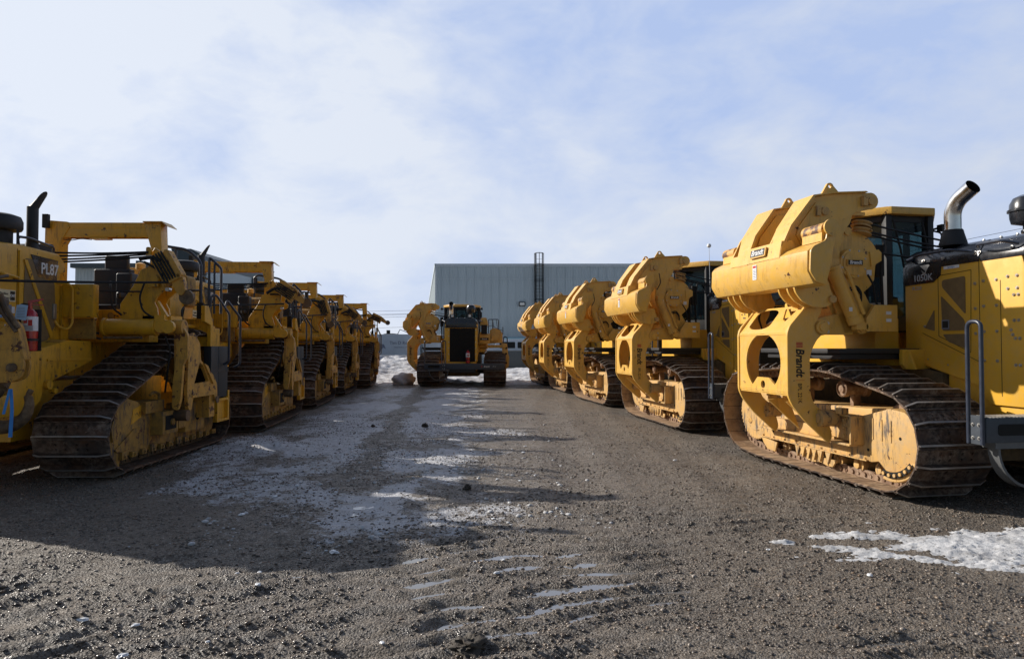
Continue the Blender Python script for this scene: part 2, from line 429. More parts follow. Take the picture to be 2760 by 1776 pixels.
    b.prism([(-.05, 1.02), (-.05, 2.45), (.0, 2.63), (1.05, 2.64), (1.17, 2.5), (1.62, 2.50), (1.62, 1.42), (1.39, 1.44), (.55, 1.22), (.4, 1.02)], 'x', -.66, .66); b.bevel(.014)
    for s_ in (-1, 1):
        x = s_*.66; X = lambda a, b_: (min(x+s_*a, x+s_*b_), max(x+s_*a, x+s_*b_))
        b.m = 1                                     # seams as thin dark gaps
        for (y0, z0), (y1, z1) in (((.515, 1.12), (.515, 2.63)), ((.25, 1.12), (.25, 2.37)), ((1.34, 1.82), (.515, 1.48)), ((1.09, 1.78), (.64, 1.59)), ((.64, 1.59), (.62, 2.52)), ((.62, 2.52), (1.09, 2.5)), ((1.09, 2.5), (1.09, 1.78))):
            dy, dz = y1-y0, z1-z0; l = math.hypot(dy, dz); ny, nz = -dz/l*.003, dy/l*.003
            b.prism([(y0+ny, z0+nz), (y1+ny, z1+nz), (y1-ny, z1-nz), (y0-ny, z0-nz)], 'x', *X(.0005, .0025))
        b.m = 0
        b.prism([(1.36, 1.46), (1.36, 1.78), (.53, 1.45), (.53, 1.22), (.58, 1.24)], 'x', *X(.0, .012))
        b.m = 2
        for p in ((.05, 2.4), (.16, 2.4), (.05, 2.27), (.16, 2.27), (.04, 2.20), (.09, 2.20), (.04, 1.93), (.09, 1.93), (.13, 1.83), (.11, 1.78), (.03, 1.74), (.08, 1.74), (.03, 1.46), (.08, 1.46), (.30, 2.38), (.46, 2.38), (.30, 2.1), (.46, 2.1), (.30, 1.82), (.46, 1.82), (.30, 1.5), (.46, 1.5), (.57, 2.36), (.57, 2.08), (.57, 1.8), (1.25, 1.5), (.95, 1.44), (.65, 1.33), (1.3, 1.9)):
            b.bolt((x + s_*.001, p[0], p[1]), (s_, 0, 0), .013, .016)
    sp = b.done('engine_side_panel', [Y, M['hole'], M['zinc']], root)
    for s_ in (-1, 1):
        x = s_*.66; X = (min(x+s_*.001, x+s_*.006), max(x+s_*.001, x+s_*.006))
        for pp_, rr_ in (([(1.03, 2.44), (.70, 2.46), (.70, 2.02), (1.03, 2.36)], .03), ([(1.05, 2.26), (.72, 1.96), (.70, 1.84), (1.03, 1.84)], .03), ([(1.03, 1.80), (.70, 1.80), (.69, 1.63), (.95, 1.71)], .03), ([(1.15, 2.1), (1.15, 1.84), (1.3, 1.88)], .02)):
            b = MB(); b.prism(rpoly(pp_, rr_), 'x', *X); b.done('vent_mesh', M['vent'], sp)
    b = MB(); b.box(-.668, -.662, .93, 1.04, 1.86, 1.97); b.m = 1; b.box(-.671, -.668, .945, 1.025, 1.875, 1.955); b.done('latch_label', [M['greyst'], M['letb']], sp)
    b = MB(); b.box(-.666, -.661, .78, 1.0, 2.565, 2.60); b.done('sticker', M['white'], sp)
    text('Strongco', .028, M['bluest'], sp, FACE_W, (-.667, .89, 2.583), name='sticker_text')
    # dark hood
    b = MB()
    sec = [(-.67, 2.60), (-.665, 2.68), (-.60, 2.80), (-.50, 2.855), (.50, 2.855), (.60, 2.80), (.665, 2.68), (.67, 2.60)]
    b.prism(sec, 'y', -.04, .505); b.prism([(x, z+.002) for x, z in sec], 'y', .512, 1.62)
    b.prism([(1.05, 2.50), (1.03, 2.66), (1.64, 2.66), (1.64, 2.42), (1.16, 2.43)], 'x', -.674, .674); b.bevel(.012)
    b.m = 1
    for x in (-.6, -.2, .2, .6):
        for y in (.05, .2, .4, .62, .9): b.bolt((x*.8, y, 2.857), (0, 0, 1), .014, .016)
    for s_ in (-1, 1):
        for y in (.1, .5, .55, 1.0, 1.3): b.bolt((s_*.668, y, 2.70), (s_, 0, .3), .016, .02)
    hd = b.done('hood', [K, M['zinc']], root)
    text('1050K', .115, M['letg'], hd, FACE_W, (-.6755, 1.31, 2.495), bold=.001, name='model_number')
    text('PL220', .06, M['letg'], hd, FACE_W, (-.6640, 1.42, 2.375), name='model_number')
    for s_ in (-1, 1):
        b = MB(); b.tube([(s_*.60, 1.52, 2.74), (s_*.76, 1.50, 2.72), (s_*.82, 1.2, 2.76), (s_*.82, .75, 2.76), (s_*.70, .56, 2.72)], .016, 8, .05); b.done('grab_rail', M['rail'], root)
        b = MB(); b.tube([(s_*.68, .50, 2.76), (s_*.80, .40, 2.77), (s_*.80, .10, 2.77), (s_*.68, -.0, 2.73)], .016, 8, .05)
        b.done('grab_rail', M['rail'], root)
    # radiator grille
    b = MB(); b.box(-.46, .58, -.075, -.055, 1.04, 2.42); b.m = 1
    for k in range(44): z = 1.07 + k*.0305; b.box(-.44, .56, -.087, -.076, z, z+.011)
    b.m = 0
    for x in (-.1, .14, .38): b.box(x-.008, x+.008, -.095, -.088, 1.06, 2.40)
    b.done('radiator_grille', [M['hole'], M['rub']], root)
    for xa, xb, xc_ in ((-.67, -.47, -.50), (.59, .69, .615)):
        b = MB(); b.box(xa, xb, -.09, -.052, 1.04, 2.44); b.bevel(.008); b.m = 1
        for z in (1.1, 1.35, 1.6, 1.85, 2.1, 2.35): b.bolt((xc_, -.09, z), (0, -1, 0), .014, .014)
        b.done('grille_frame', [Y, M['zinc']], root)
    b = MB(); b.prism([(-.66, 2.44), (-.62, 2.62), (-.5, 2.74), (.5, 2.74), (.62, 2.62), (.69, 2.44)], 'y', -.11, -.042); b.bevel(.012)
    b.box(-.2, .25, -.12, -.111, 2.52, 2.62); b.done('grille_cap', K, root)
    for x in (-.36, .36):
        b = MB(); b.box(x-.08, x+.08, -.02, .08, 2.86, 3.02); b.bevel(.012); b.m = 1; b.box(x-.05, x+.05, -.026, -.021, 2.89, 2.99)
        b.done('headlight', [M['rub'], M['lampg']], root)
    # exhaust
    b = MB(); b.lathe([(.15, 0), (.15, .02), (.115, .15), (.112, .17)], (-.50, 1.03, 2.855), (0, 0, 1), 28)
    eb = b.done('exhaust_base', M['blkm'], root)
    b = MB(); P = [(-.50, 1.03, 3.02)] + [(-.50, 1.03, 3.10), (-.50, 1.03, 3.20)]
    for k in range(1, 10):
        a = R(k*7.0); q_ = .26*(1-math.cos(a)); P.append((-.50 + q_*.08, 1.03 - q_, 3.20 + .26*math.sin(a)))
    e = Vector(P[-1]) - Vector(P[-2]); P.append(tuple(Vector(P[-1]) + e.normalized()*.15))
    b.tube(P, .092, 28, cap=False); b.m = 1; b.tube([tuple(Vector(p) + e.normalized()*-.002) for p in P], .087, 28, cap=False)
    b.m = 0; b.lathe([(.093, 0), (.10, 0), (.10, .03), (.093, .03)], (-.50, 1.03, 3.02), (0, 0, 1), 28)
    ex = b.done('exhaust_pipe', [M['chrome'], M['hole']], root)
    b = MB(); b.lathe([(.102, 0), (.108, .004), (.108, .03), (.102, .034)], (-.50, 1.03, 3.01), (0, 0, 1), 28); b.done('clamp', M['blkm'], ex)
    # precleaner
    b = MB(); b.lathe([(.055, 0), (.055, .24), (.17, .27), (.185, .33), (.19, .40), (.21, .405), (.21, .43), (.19, .435), (.185, .50), (.15, .57), (.08, .605), (.0, .61)], (.36, .84, 2.855), (0, 0, 1), 32)
    b.lathe([(.07, .15), (.075, .16), (.075, .18), (.07, .19)], (.36, .84, 2.855), (0, 0, 1), 20)
    b.done('air_precleaner', K, root)
    # cab with chamfered front
    x0, x1, y0, y1, zb, zt = -.90, .63, 1.95, 3.25, 1.95, 3.42
    O_ = [(-.46, 1.95), (.19, 1.95), (.63, 2.48), (.63, 3.25), (-.90, 3.25), (-.90, 2.48)]
    cx_, cy_ = -.135, 2.7
    def inn(p, k=.94): return (cx_+(p[0]-cx_)*k, cy_+(p[1]-cy_)*k)
    b = MB()
    for i in range(6):
        p = O_[i]; q = inn(p, .90); w_ = .045
        b.prism([(p[0]-w_+.0, p[1]-w_), (p[0]+w_, p[1]-w_), (p[0]+w_, p[1]+w_), (p[0]-w_, p[1]+w_)], 'z', zb, zt)
        p2 = O_[(i+1) % 6]; a_, b2 = inn(p), inn(p2)
        b.prism([p, p2, b2, a_], 'z', zb-.1, zb+(.10 if i == 0 else .28)); b.prism([(p[0]*.999, p[1]), (p2[0]*.999, p2[1]), b2, a_], 'z', zt-.09, zt-.001)
    for x in (x0+.03, x1-.03): b.box(x-.035, x+.035, 2.80, 2.87, zb, zt-.02)
    b.bevel(.008); cab = b.done('cab', M['blkm'], root); cab.location = (-.02, .2, .02)
    ro = [(-.47, 1.84), (.20, 1.84), (.70, 2.42), (.70, 3.32), (-.97, 3.32), (-.97, 2.42)]
    b = MB(); b.prism(ro, 'z', zt, zt+.10); b.prism([inn(p, .85) for p in ro], 'z', zt+.098, zt+.125); b.bevel(.018); b.done('cab_roof', M['yelcw'], cab)
    for i, nm in enumerate(('windscreen', 'corner_window', 'side_window', 'rear_window', 'side_window', 'corner_window')):
        p, p2 = O_[i], O_[(i+1) % 6]; d_ = Vector((p2[0]-p[0], p2[1]-p[1])).normalized(); n_ = Vector((d_.y, -d_.x))
        a_ = Vector(p)+d_*.05-n_*.012; c_ = Vector(p2)-d_*.05-n_*.012
        for (u0, u1) in ([(0, .42), (.50, 1)] if nm == 'side_window' else [(0, 1)]):
            g0, g1 = a_.lerp(c_, u0), a_.lerp(c_, u1); b = MB()
            b.prism([tuple(g0), tuple(g1), tuple(g1-n_*.006), tuple(g0-n_*.006)], 'z', zb+(.10 if i == 0 else .28), zt-.09); b.done(nm, M['glass'], cab)
    b = MB(); b.box(-.36, .09, 2.72, 2.84, 2.3, 2.95); b.box(-.36, .09, 2.4, 2.8, 2.2, 2.35); b.box(-.23, -.04, 2.72, 2.80, 2.95, 3.12); b.bevel(.03); b.done('operator_seat', M['seat'], cab)
    for s_ in (-1, 1):
        b = MB(); xx = (x0 if s_ < 0 else x1); yq = 2.38
        b.cyl((xx, yq+.08, zt-.1), (xx+s_*.14, yq, zt-.06), .015); b.box(xx+s_*.14-.04, xx+s_*.14+.04, yq-.08, yq+.02, zt-.12, zt-.02); b.bevel(.01)
        b.done('work_light', M['blkm'], cab)
    for P in ([(-.40, 1.90, zt-.08), (-.30, 1.89, 2.95), (-.22, 1.90, 2.6)], [(.05, 1.90, zt-.08), (.12, 1.89, 2.9), (.10, 1.90, 2.55)], [(.50, 2.25, zt-.1), (.44, 2.18, 2.85)]):
        b = MB(); b.tube(P, .014); b.box(P[-1][0]-.02, P[-1][0]+.02, P[-1][1]-.02, P[-1][1]+.02, P[-1][2]-.25, P[-1][2]); b.done('wiper', M['rub'], cab)
    b = MB(); b.tube([(.62, 2.4, zt-.1), (.72, 2.3, zt-.15), (.74, 2.3, 2.9), (.66, 2.42, 2.8)], .014, 6, .04); b.box(.70, .78, 2.26, 2.30, 2.95, 3.2); b.done('mirror', M['rub'], cab)
    b = MB()
    for x, y in ((-.95, 1.66), (-.99, 1.88), (-.93, 2.1)):
        b.tube([(x, y, 2.0), (x-.02, y, 2.6), (x+.02, y, 2.95), (x+.1, y+.1, 3.05)], .02)
    b.box(-1.04, -.92, 1.66, 1.80, 2.55, 2.95); b.bevel(.01); b.done('control_hoses', M['rub'], root)
    # side deck / tank
    b = MB(); b.box(-1.02, -.675, 1.72, 3.4, 1.56, 2.02); b.bevel(.015); b.done('side_tank', Y, root)
    b = MB(); b.box(.675, 1.0, 1.66, 3.4, 1.56, 2.05); b.bevel(.015); b.done('side_tank', Y, root)
    b = MB(); b.box(-1.80, -.70, 1.35, 3.1, 1.57, 1.63); b.box(-1.75, -.75, 1.40, 3.0, 1.50, 1.57); b.bevel(.008); b.done('deck_beam', M['blkm'], root)
    b = MB(); b.prism([(-.98, 1.62), (-.98, 1.44), (-.93, 1.38), (-.60, 1.38), (-.5, 1.62)], 'y', 1.30, 1.36); b.prism([(1.16, 1.38), (1.36, 1.38), (1.36, 1.60), (1.26, 1.60)], 'x', -.93, -.90); b.bevel(.006); b.done('step_bracket', Y, root)
    # rear tank behind cab
    b = MB(); b.box(-.85, .85, 3.28, 4.0, 1.3, 2.35); b.bevel(.03); b.done('rear_tank', Y, root)
    # front bumper
    b = MB(); b.box(-1.46, 1.80, -.34, -.12, .72, .965); b.box(-.62, .62, -.13, .05, .60, .95); b.bevel(.012)
    b.m = 1; b.prism(rrect(-1.33, -.85, .79, .90, .03), 'y', -.345, -.341)
    b.m = 2
    for k in range(40): b.box(-1.44+k*.0385, -1.425+k*.0385, -.335, -.125, .966, .972)
    b.m = 0; b.prism([(-.30, .70), (-.30, .98), (-.16, .98), (-.16, .70)], 'x', -1.475, -1.461); b.m = 3
    for y in (-.27, -.20):
        for z in (.76, .89): b.bolt((-1.475, y, z), (-1, 0, 0), .014, .016)
    for x in (-.72, -.65):
        for z in (.76, .89): b.bolt((x, -.341, z), (0, -1, 0), .012, .012)
    bp = b.done('front_bumper', [M['bump'], M['hole'], M['zinc'], M['zinc']], root)
    text('Brandt', .085, M['letw'], bp, FACE_S, (1.08, -.3425, .845), bold=.002, shear=.2)
    text('BPL220K', .04, M['letw'], bp, FACE_S, (1.40, -.3425, .845))
    b = MB(); b.box(.86, .90, -.3435, -.341, .815, .875); b.done('logo_mark', M['letr'], bp)
    for xa, xb, ya, yb in ((-1.475, -1.475, -.31, -.15), (-.76, -.60, -.35, -.35)):
        b = MB(); b.tube([(xa, ya, .70), (xa, ya, 1.90), (xb, yb, 1.90), (xb, yb, .70)], .021, 12, .07); b.done('grab_rail', M['rail'], bp)
    b = MB(); b.prism(circ(-.90, .66, .40, 20, 180, 360) + circ(-.90, .66, .375, 20, 360, 180), 'y', -.31, -.19)
    b.box(-1.34, -.46, -.32, -.16, .66, .72); b.done('step_loop', M['strap'], bp)
    # ------------- counterweight assembly (aisle side)
    T = Matrix.Translation((-.13, -.20, 0)) @ Matrix.Translation((0, 0, 1.65)) @ Matrix.Diagonal((1, 1, .985, 1)) @ Matrix.Translation((0, 0, -1.65))
    YC = M['yelcw']
    leg = [(-2.06, 2.26), (-2.10, 2.12), (-2.29, 1.91), (-2.325, 1.82), (-2.325, 1.07), (-2.27, .95), (-2.11, .76), (-1.78, .47), (-1.74, .56), (-1.80, .78), (-1.86, .86), (-1.98, .96), (-2.025, 1.08), (-2.03, 1.50), (-2.00, 1.62), (-1.93, 1.74), (-1.86, 1.80), (-1.86, 1.90), (-1.93, 1.98), (-1.86, 2.09), (-1.86, 2.26)]
    b = MB(); b.T = T
    for y in (1.60, 2.74): b.prism(rpoly(leg, .05), 'y', y, y+.04)
    b.bevel(.005, 1)
    ang = [a for a in range(-52, 233, 8)]
    hole = [(2.17+.40*math.cos(R(a)), 1.45+.37*math.sin(R(a))) for a in ang] + [(2.03, 1.27), (2.11, 1.28+.0), (2.23, 1.28), (2.31, 1.27-.02)][0:0] + [(2.17-.13, 1.26), (2.17+.13, 1.26)]
    small = circ(2.17, 1.17, .05, 14)
    b.plate([[(1.64, 1.075), (2.74, 1.075), (2.74, 1.83), (1.64, 1.83)], hole, small], 'x', -2.31, -2.285)
    sl = lambda p, q, a: (-2.305 + .27*q*.72 + a, p, 1.83 + .27*q + .0)
    b.plate([[(1.64, 0), (2.74, 0), (2.74, 1.1), (1.64, 1.1)], rrect(2.12, 2.62, .16, 1.02, .20), [(1.74, 1.0), (2.02, 1.0), (1.92, .55), (1.84, .45)]], lambda p, q, a: (-2.31 + q*.235 + a, p, 1.83 + q*.30), 0, .02)
    b.box(-2.30, -2.06, 1.64, 2.74, 1.055, 1.075); b.box(-2.08, -2.06, 1.64, 1.9, 2.1, 2.25)
    b.box(-2.315, -2.31, 1.64, 2.74, 1.80, 1.815); b.box(-2.315, -2.31, 1.64, 2.74, 1.10, 1.115)
    b.prism([(-2.0, 1.0), (-2.28, .98), (-1.85, .60)], 'y', 1.7, 1.73); b.prism([(-2.0, 1.0), (-2.28, .98), (-1.85, .60)], 'y', 2.1, 2.13)
    b.m = 1
    for z in (1.30, 1.04+.06): b.cyl((-2.311, 2.17, z), (-2.316, 2.17, z), .008, n=8)
    mast = b.done('counterweight_mast', [YC, M['hole']], root)
    def tp(x, y, z): return tuple(T @ Vector((x, y, z)))
    text('Brandt', .15, M['letb'], mast, DOWN_S, tp(-2.165, 1.5985, 1.46), bold=.004, shear=.15, sx=.82)
    text('BPL 221K', .075, M['letb'], mast, DOWN_S, tp(-2.17, 1.5985, 1.09), sx=.8)
    b = MB(); b.T = T
    for k in range(4): b.box(-2.21, -2.125, 1.598, 1.5995, 1.645+k*.017, 1.652+k*.017+.004)
    b.box(-2.22, -2.11, 1.598, 1.5995, 1.245, 1.249); b.done('red_mark', M['letr'], mast)
    # box
    b = MB(); b.T = T
    endp = [(-2.20, 3.01), (-2.22, 2.86), (-2.37, 2.79), (-2.41, 2.74), (-2.42, 2.50), (-2.34, 2.38), (-2.22, 2.35), (-2.17, 2.56), (-2.09, 2.93), (-2.13, 3.03)]
    b.prism(rpoly(endp, .03), 'y', 1.0, 1.035); b.prism(rpoly(endp, .03), 'y', 3.30, 3.335)
    core = [(-2.21, 2.86), (-2.355, 2.795), (-2.43, 2.735), (-2.435, 2.505), (-2.36, 2.365), (-2.20, 2.34), (-2.12, 2.6), (-2.10, 2.85)]
    b.prism(core, 'y', 1.035, 3.30)
    b.bevel(.02)
    # arms rising from the box
    out_ = [(-2.435, 2.72), (-2.405, 2.86), (-2.27, 3.13), (-1.955, 3.515), (-1.70, 3.56), (-1.24, 3.592)]
    side_ = [(-2.40, 2.70), (-2.38, 2.85), (-2.25, 3.11), (-1.94, 3.49), (-1.70, 3.545), (-1.22, 3.578)] + circ(-1.14, 3.48, .105, 9, 85, -95) + [(-1.35, 3.33), (-1.55, 3.23), (-1.68, 3.10), (-1.76, 2.95), (-1.95, 2.70), (-2.15, 2.50)]
    pad_ = [(-2.17, 3.02), (-2.14, 3.12), (-1.90, 3.43), (-1.62, 3.47), (-1.62, 3.12), (-1.80, 3.02), (-1.90, 2.90), (-2.02, 2.86), (-2.10, 2.88)]
    for (b0, b1), (t0, t1) in (((1.57, 1.80), (1.60, 2.00)), ((2.31, 2.58), (2.46, 2.88))):
        n_ = len(out_); top = []
        for i, (x, z) in enumerate(out_):
            k = min(1, max(0, (z-2.8)/.65)); f0, f1 = b0+(t0-b0)*k, b1+(t1-b1)*k; top.append((x, z, f0, f1))
        va = [[b.v((x, f0, z)), b.v((x, f1, z)), b.v((x+.03, f1, z-.012)), b.v((x+.03, f0, z-.012))] for x, z, f0, f1 in top]
        for A_, B_ in zip(va, va[1:]):
            for k in range(4): b.f([A_[k], A_[(k+1) % 4], B_[(k+1) % 4], B_[k]])
        b.f(va[0]); b.f(va[-1][::-1])
        b.plate([side_, circ(-2.02, 3.06, .035, 12)], 'y', t0+.05, t0+.08); b.prism(side_, 'y', t1-.08, t1-.05)
        b.prism(pad_, 'y', t0+.028, t0+.05)
        b.box(-1.90, -1.2, t0+.08, t1-.08, 3.30, 3.34)
        lug = [(-1.82, 3.53)] + circ(-1.70, 3.635, .05, 9, 165, 15) + [(-1.56, 3.55)]
        b.plate([lug, circ(-1.70, 3.64, .022, 12)], 'y', t0+.05, t0+.08)
    b.prism([(-2.437, 2.73), (-2.41, 2.87), (-2.40, 2.93), (-2.26, 2.945), (-2.2, 2.8)], 'y', 1.58, 2.57)
    b.prism([(-2.437, 2.73), (-2.41, 2.87), (-2.30, 2.84), (-2.2, 2.8)], 'y', 2.57, 2.75)
    # forks under the box
    fin = rpoly([(-2.36, 2.44), (-2.33, 2.30), (-2.25, 2.20), (-2.12, 2.13), (-1.95, 2.12), (-1.86, 2.16), (-1.82, 2.24), (-1.87, 2.32), (-1.90, 2.45)], .04)
    for y in (1.42, 1.56, 1.74, 2.66, 2.84, 2.98): b.prism(fin, 'y', y, y+.028)
    b.m = 1
    for y0, y1 in ((1.0, 1.42), (2.96, 3.32)): b.cyl((-2.17, y0+.037, 2.985), (-2.17, y1-.002, 2.985), .085, n=24)
    b.m = 0
    b.cyl((-2.16, .975, 3.0), (-2.16, .999, 3.0), .095, n=28)
    for y0, y1 in ((1.036, 1.40), (2.98, 3.298)): b.prism([(-2.25, 2.85), (-2.245, 2.98), (-2.12, 2.98), (-2.12, 2.85)], 'y', y0, y1)
    b.cyl((-2.02, 1.42, 2.98), (-2.02, 1.60, 2.98), .10, n=20)
    b.m = 2
    for x, z in ((-1.80, 3.32), (-1.16, 3.47)): b.cyl((x, 1.59, z), (x, 1.66, z), .05, n=20); b.box(x-.12, x-.06, 1.59, 1.65, z-.06, z+.06)
    b.cyl((-1.86, 1.385, 2.22), (-1.86, 1.78, 2.22), .045, n=16)
    cw = b.done('counterweight', [YC, M['chipped'], M['yeldirty']], root)
    nx = Vector((-.85, 0, .45)).normalized()
    # badge on slanted arm face
    b = MB(); b.T = T
    g = lambda p, q, a: (-2.418 + q*.17 - a*.98, p, 2.84 + q*.98 + a*.17)
    b.prism(rpoly([(1.86, -.06), (2.22, -.06), (2.22, .06), (1.86, .06)], .02), g, .012, .03); b.m = 1
    b.prism([(1.88, -.045), (2.20, -.045), (2.20, .045), (1.88, .045)], g, .0305, .032)
    bd = b.done('badge', [YC, M['letb']], cw)
    text('Brandt', .10, M['letw'], bd, ((0, -1, 0), (.17, 0, .98)), tp(-2.418-.034*.98, 2.04, 2.84+.006), bold=.002, shear=.2)
    b = MB(); b.T = T; b.prism([(-1.0, 0), (-1, 1)], 'y', 0, 0) if 0 else None
    b.box(-2.44, -2.4362, 2.08, 2.17, 2.51, 2.70); b.m = 1; b.box(-2.4415, -2.4402, 2.09, 2.16, 2.66, 2.69); b.m = 2
    for k in range(6): b.box(-2.4415, -2.4402, 2.095, 2.155, 2.525+k*.021, 2.533+k*.021)
    b.done('warning_sticker', [M['white'], M['letr'], M['greyst']], cw)
    for P, r_ in (([(-2.0, 1.66, 2.36), (-1.98, 1.66, 2.2), (-2.03, 1.68, 2.05), (-1.98, 1.69, 1.9)], .016), ([(-2.0, 2.72, 2.36), (-1.98, 2.72, 2.2), (-2.03, 2.74, 2.05), (-1.98, 2.75, 1.9)], .016), ([(-1.75, 1.55, 3.2), (-1.72, 1.54, 3.0), (-1.80, 1.55, 2.85)], .01), ([(-1.9, 2.2, 2.4), (-1.95, 2.3, 2.3), (-1.9, 2.5, 2.28)], .014)):
        b = MB(); b.T = T; b.tube(P, r_, 8, .05); b.done('hydraulic_hose', M['rub'], root)
    # winch frame
    b = MB(); b.T = T
    carm = [(-1.62, 3.24), (-1.38, 3.32), (-1.42, 3.20), (-1.51, 3.07), (-1.57, 2.86), (-1.57, 2.64), (-1.53, 2.44), (-1.30, 2.05), (-1.30, 1.85), (-1.52, 1.82), (-1.62, 2.1), (-1.74, 2.45), (-1.80, 2.66), (-1.77, 2.95), (-1.72, 3.1)]
    for y in (1.66, 2.60): b.prism(carm, 'y', y, y+.04)
    house = circ(-1.36, 2.72, .38, 16, 165, 5) + [(-1.00, 2.80), (-.99, 2.74), (-1.03, 2.68), (-1.05, 2.5), (-1.10, 2.42), (-1.20, 2.34), (-1.12, 2.20), (-.98, 2.16), (-.87, 2.16), (-.87, 1.84), (-1.56, 1.84), (-1.70, 2.20), (-1.72, 2.5)]
    b.prism(house, 'y', 1.72, 1.76); b.prism(house, 'y', 2.52, 2.56); b.bevel(.005, 1)
    b.cyl((-1.36, 1.76, 2.70), (-1.36, 2.52, 2.70), .30, n=40)
    b.box(-1.56, -.87, 1.76, 2.52, 1.84, 2.14)
    b.cyl((-1.40, 1.63, 2.69), (-1.40, 1.72, 2.69), .185, n=40); b.cyl((-1.40, 1.62, 2.69), (-1.40, 1.63, 2.69), .15, n=40)
    b.prism([(-1.10, 2.66), (-.96, 2.74), (-.96, 2.84), (-1.0, 2.88), (-1.12, 2.85)], 'y', 1.70, 1.73)
    b.m = 1
    for k in range(8): a = R(k*45+20); b.bolt((-1.40+.168*math.cos(a), 1.63, 2.69+.168*math.sin(a)), (0, -1, 0), .009, .01)
    b.m = 0; b.cyl((-1.42, 1.70, 3.10), (-1.42, 1.74, 3.10), .05, n=14)
    wf = b.done('winch_frame', [YC, M['zinc']], root)
    b = MB(); b.T = T; b.box(-1.51, -1.29, 1.60, 1.619, 2.655, 2.735); b.m = 1; b.box(-1.50, -1.30, 1.598, 1.5995, 2.665, 2.725); bd = b.done('badge', [YC, M['letb']], wf)
    text('Brandt', .06, M['letw'], bd, FACE_S, tp(-1.40, 1.5965, 2.695), bold=.002, shear=.2)
    b = MB(); b.T = T; b.box(-1.16, -1.09, 1.715, 1.7195, 2.55, 2.62); b.box(-1.02, -.96, 1.835, 1.8395, 2.05, 2.09) if 0 else None
    b.box(-1.03, -.96, 1.545, 1.549, 2.05, 2.09); b.box(-1.03, -.96, 1.545, 1.549, 1.96, 2.0); b.done('sticker', M['white'], wf)
    # link beam + pins
    b = MB(); b.T = T
    lk = rpoly([(-1.97, 1.95), (-1.90, 2.0), (-1.76, 2.03), (-1.56, 2.07), (-1.40, 2.07), (-1.40, 1.80), (-1.90, 1.80), (-1.99, 1.86)], .03)
    b.prism(lk, 'y', 1.66, 1.72); b.prism(lk, 'y', 2.6, 2.66); b.box(-1.9, -1.4, 1.72, 2.6, 1.82, 1.98)
    b.prism([(-1.30, 1.84), (-1.30, 2.0), (-1.18, 2.17), (-.87, 2.17), (-.87, 1.84)], 'y', 1.55, 1.60); b.bevel(.006)
    for x, z, r in ((-1.87, 1.89, .10), (-1.32, 1.90, .09)):
        b.cyl((x, 1.60, z), (x, 1.66, z), r, n=24); b.cyl((x, 1.57, z), (x, 1.60, z), r*.8, n=24); b.cyl((x, 1.55, z), (x, 1.57, z), r*.5, n=20)
    b.m = 1
    for x, z in ((-1.87, 1.89), (-1.32, 1.90)):
        for dz in (-.05, .05): b.bolt((x+.12, 1.655, z+dz), (0, -1, 0), .016, .02)
    b.done('link_arm', [YC, M['zinc']], root)
    # hydraulic cylinder
    b = MB(); b.T = T
    b.cyl((-1.74, 1.55, 2.60), (-1.47, 1.55, 2.0), .085, n=24); b.cyl((-1.75, 1.55, 2.63), (-1.74, 1.55, 2.60), .095, n=24); b.cyl((-1.48, 1.55, 2.03), (-1.44, 1.55, 1.95), .095, n=24)
    b.box(-1.80, -1.69, 1.5, 1.6, 2.60, 2.72); b.box(-1.47, -1.36, 1.5, 1.6, 1.86, 1.96)
    b.tube([(-1.62, 1.46, 2.56), (-1.40, 1.46, 2.05)], .022)
    hc = b.done('hydraulic_cylinder', YC, root)
    b = MB(); b.T = T; b.box(-1.60, -1.555, 1.46, 1.463, 2.08, 2.13); b.done('sticker', M['white'], hc)
    b = MB(); b.T = T
    for z in (2.42, 2.45): b.tube([(-1.45, 1.68, z-.08), (-1.35, 1.66, z-.03), (-1.28, 1.66, z-.12), (-1.27, 1.68, z-.2)], .012, 6, .06)
    b.done('hydraulic_hose', M['rub'], root); b = MB(); b.T = T; b.tube([(-1.22, 1.62, 2.55), (-1.14, 1.62, 2.42), (-1.10, 1.64, 2.2), (-1.02, 1.60, 2.10)], .012, 6, .04); b.done('hydraulic_hose', M['rub'], root)
    # sheave and cables
    b = MB(); b.T = T
    for z in (3.19, 3.10): b.lathe([(.05, -.03), (.12, -.03), (.12, -.02), (.09, 0), (.12, .02), (.12, .03), (.05, .03)], (-1.22, 1.72, z), (.25, 0, 1), 24)
    b.done('rope_sheave', M['yeldirty'], wf)
    b = MB()
    for (p, q, sg) in (((-1.30, 1.46, 3.17), (.95, 1.30, 2.80), .03), ((-1.28, 1.50, 3.08), (.95, 1.32, 2.76), .04), ((-1.28, 1.54, 3.06), (.95, 1.36, 2.72), .05), ((-1.1, 1.56, 2.83), (.95, 1.40, 2.68), .03)):
        P = [Vector(p).lerp(Vector(q), t/10) - Vector((0, 0, sg*4*(t/10)*(1-t/10))) for t in range(11)]; b.tube(P, .013, 6)
    b.done('wire_rope', M['cable'], root)
    # ------------- boom side
    b = MB(); b.box(.70, 1.17, 1.25, 1.9, 1.78, 2.22); b.prism(rpoly([(1.15, 1.80), (1.15, 2.38), (1.30, 2.48), (1.58, 2.42), (1.70, 2.25), (1.71, 1.83)], .05), 'y', 1.45, 2.0)
    b.cyl((1.40, 1.35, 2.08), (1.40, 1.46, 2.08), .16, n=24); b.cyl((1.25, 1.30, 1.95), (1.25, 1.46, 1.95), .07, n=16)
    b.box(.68, 1.8, 1.5, 2.3, 1.62, 1.74); b.prism(rpoly([(.95, 1.74), (1.0, 1.60), (1.88, 1.62), (1.90, 1.74)], .03), 'y', 1.4, 1.6)
    b.cyl((1.78, 1.35, 1.68), (1.78, 1.75, 1.68), .10, n=20); b.bevel(.008)
    bh = b.done('winch_housing', YC, root)
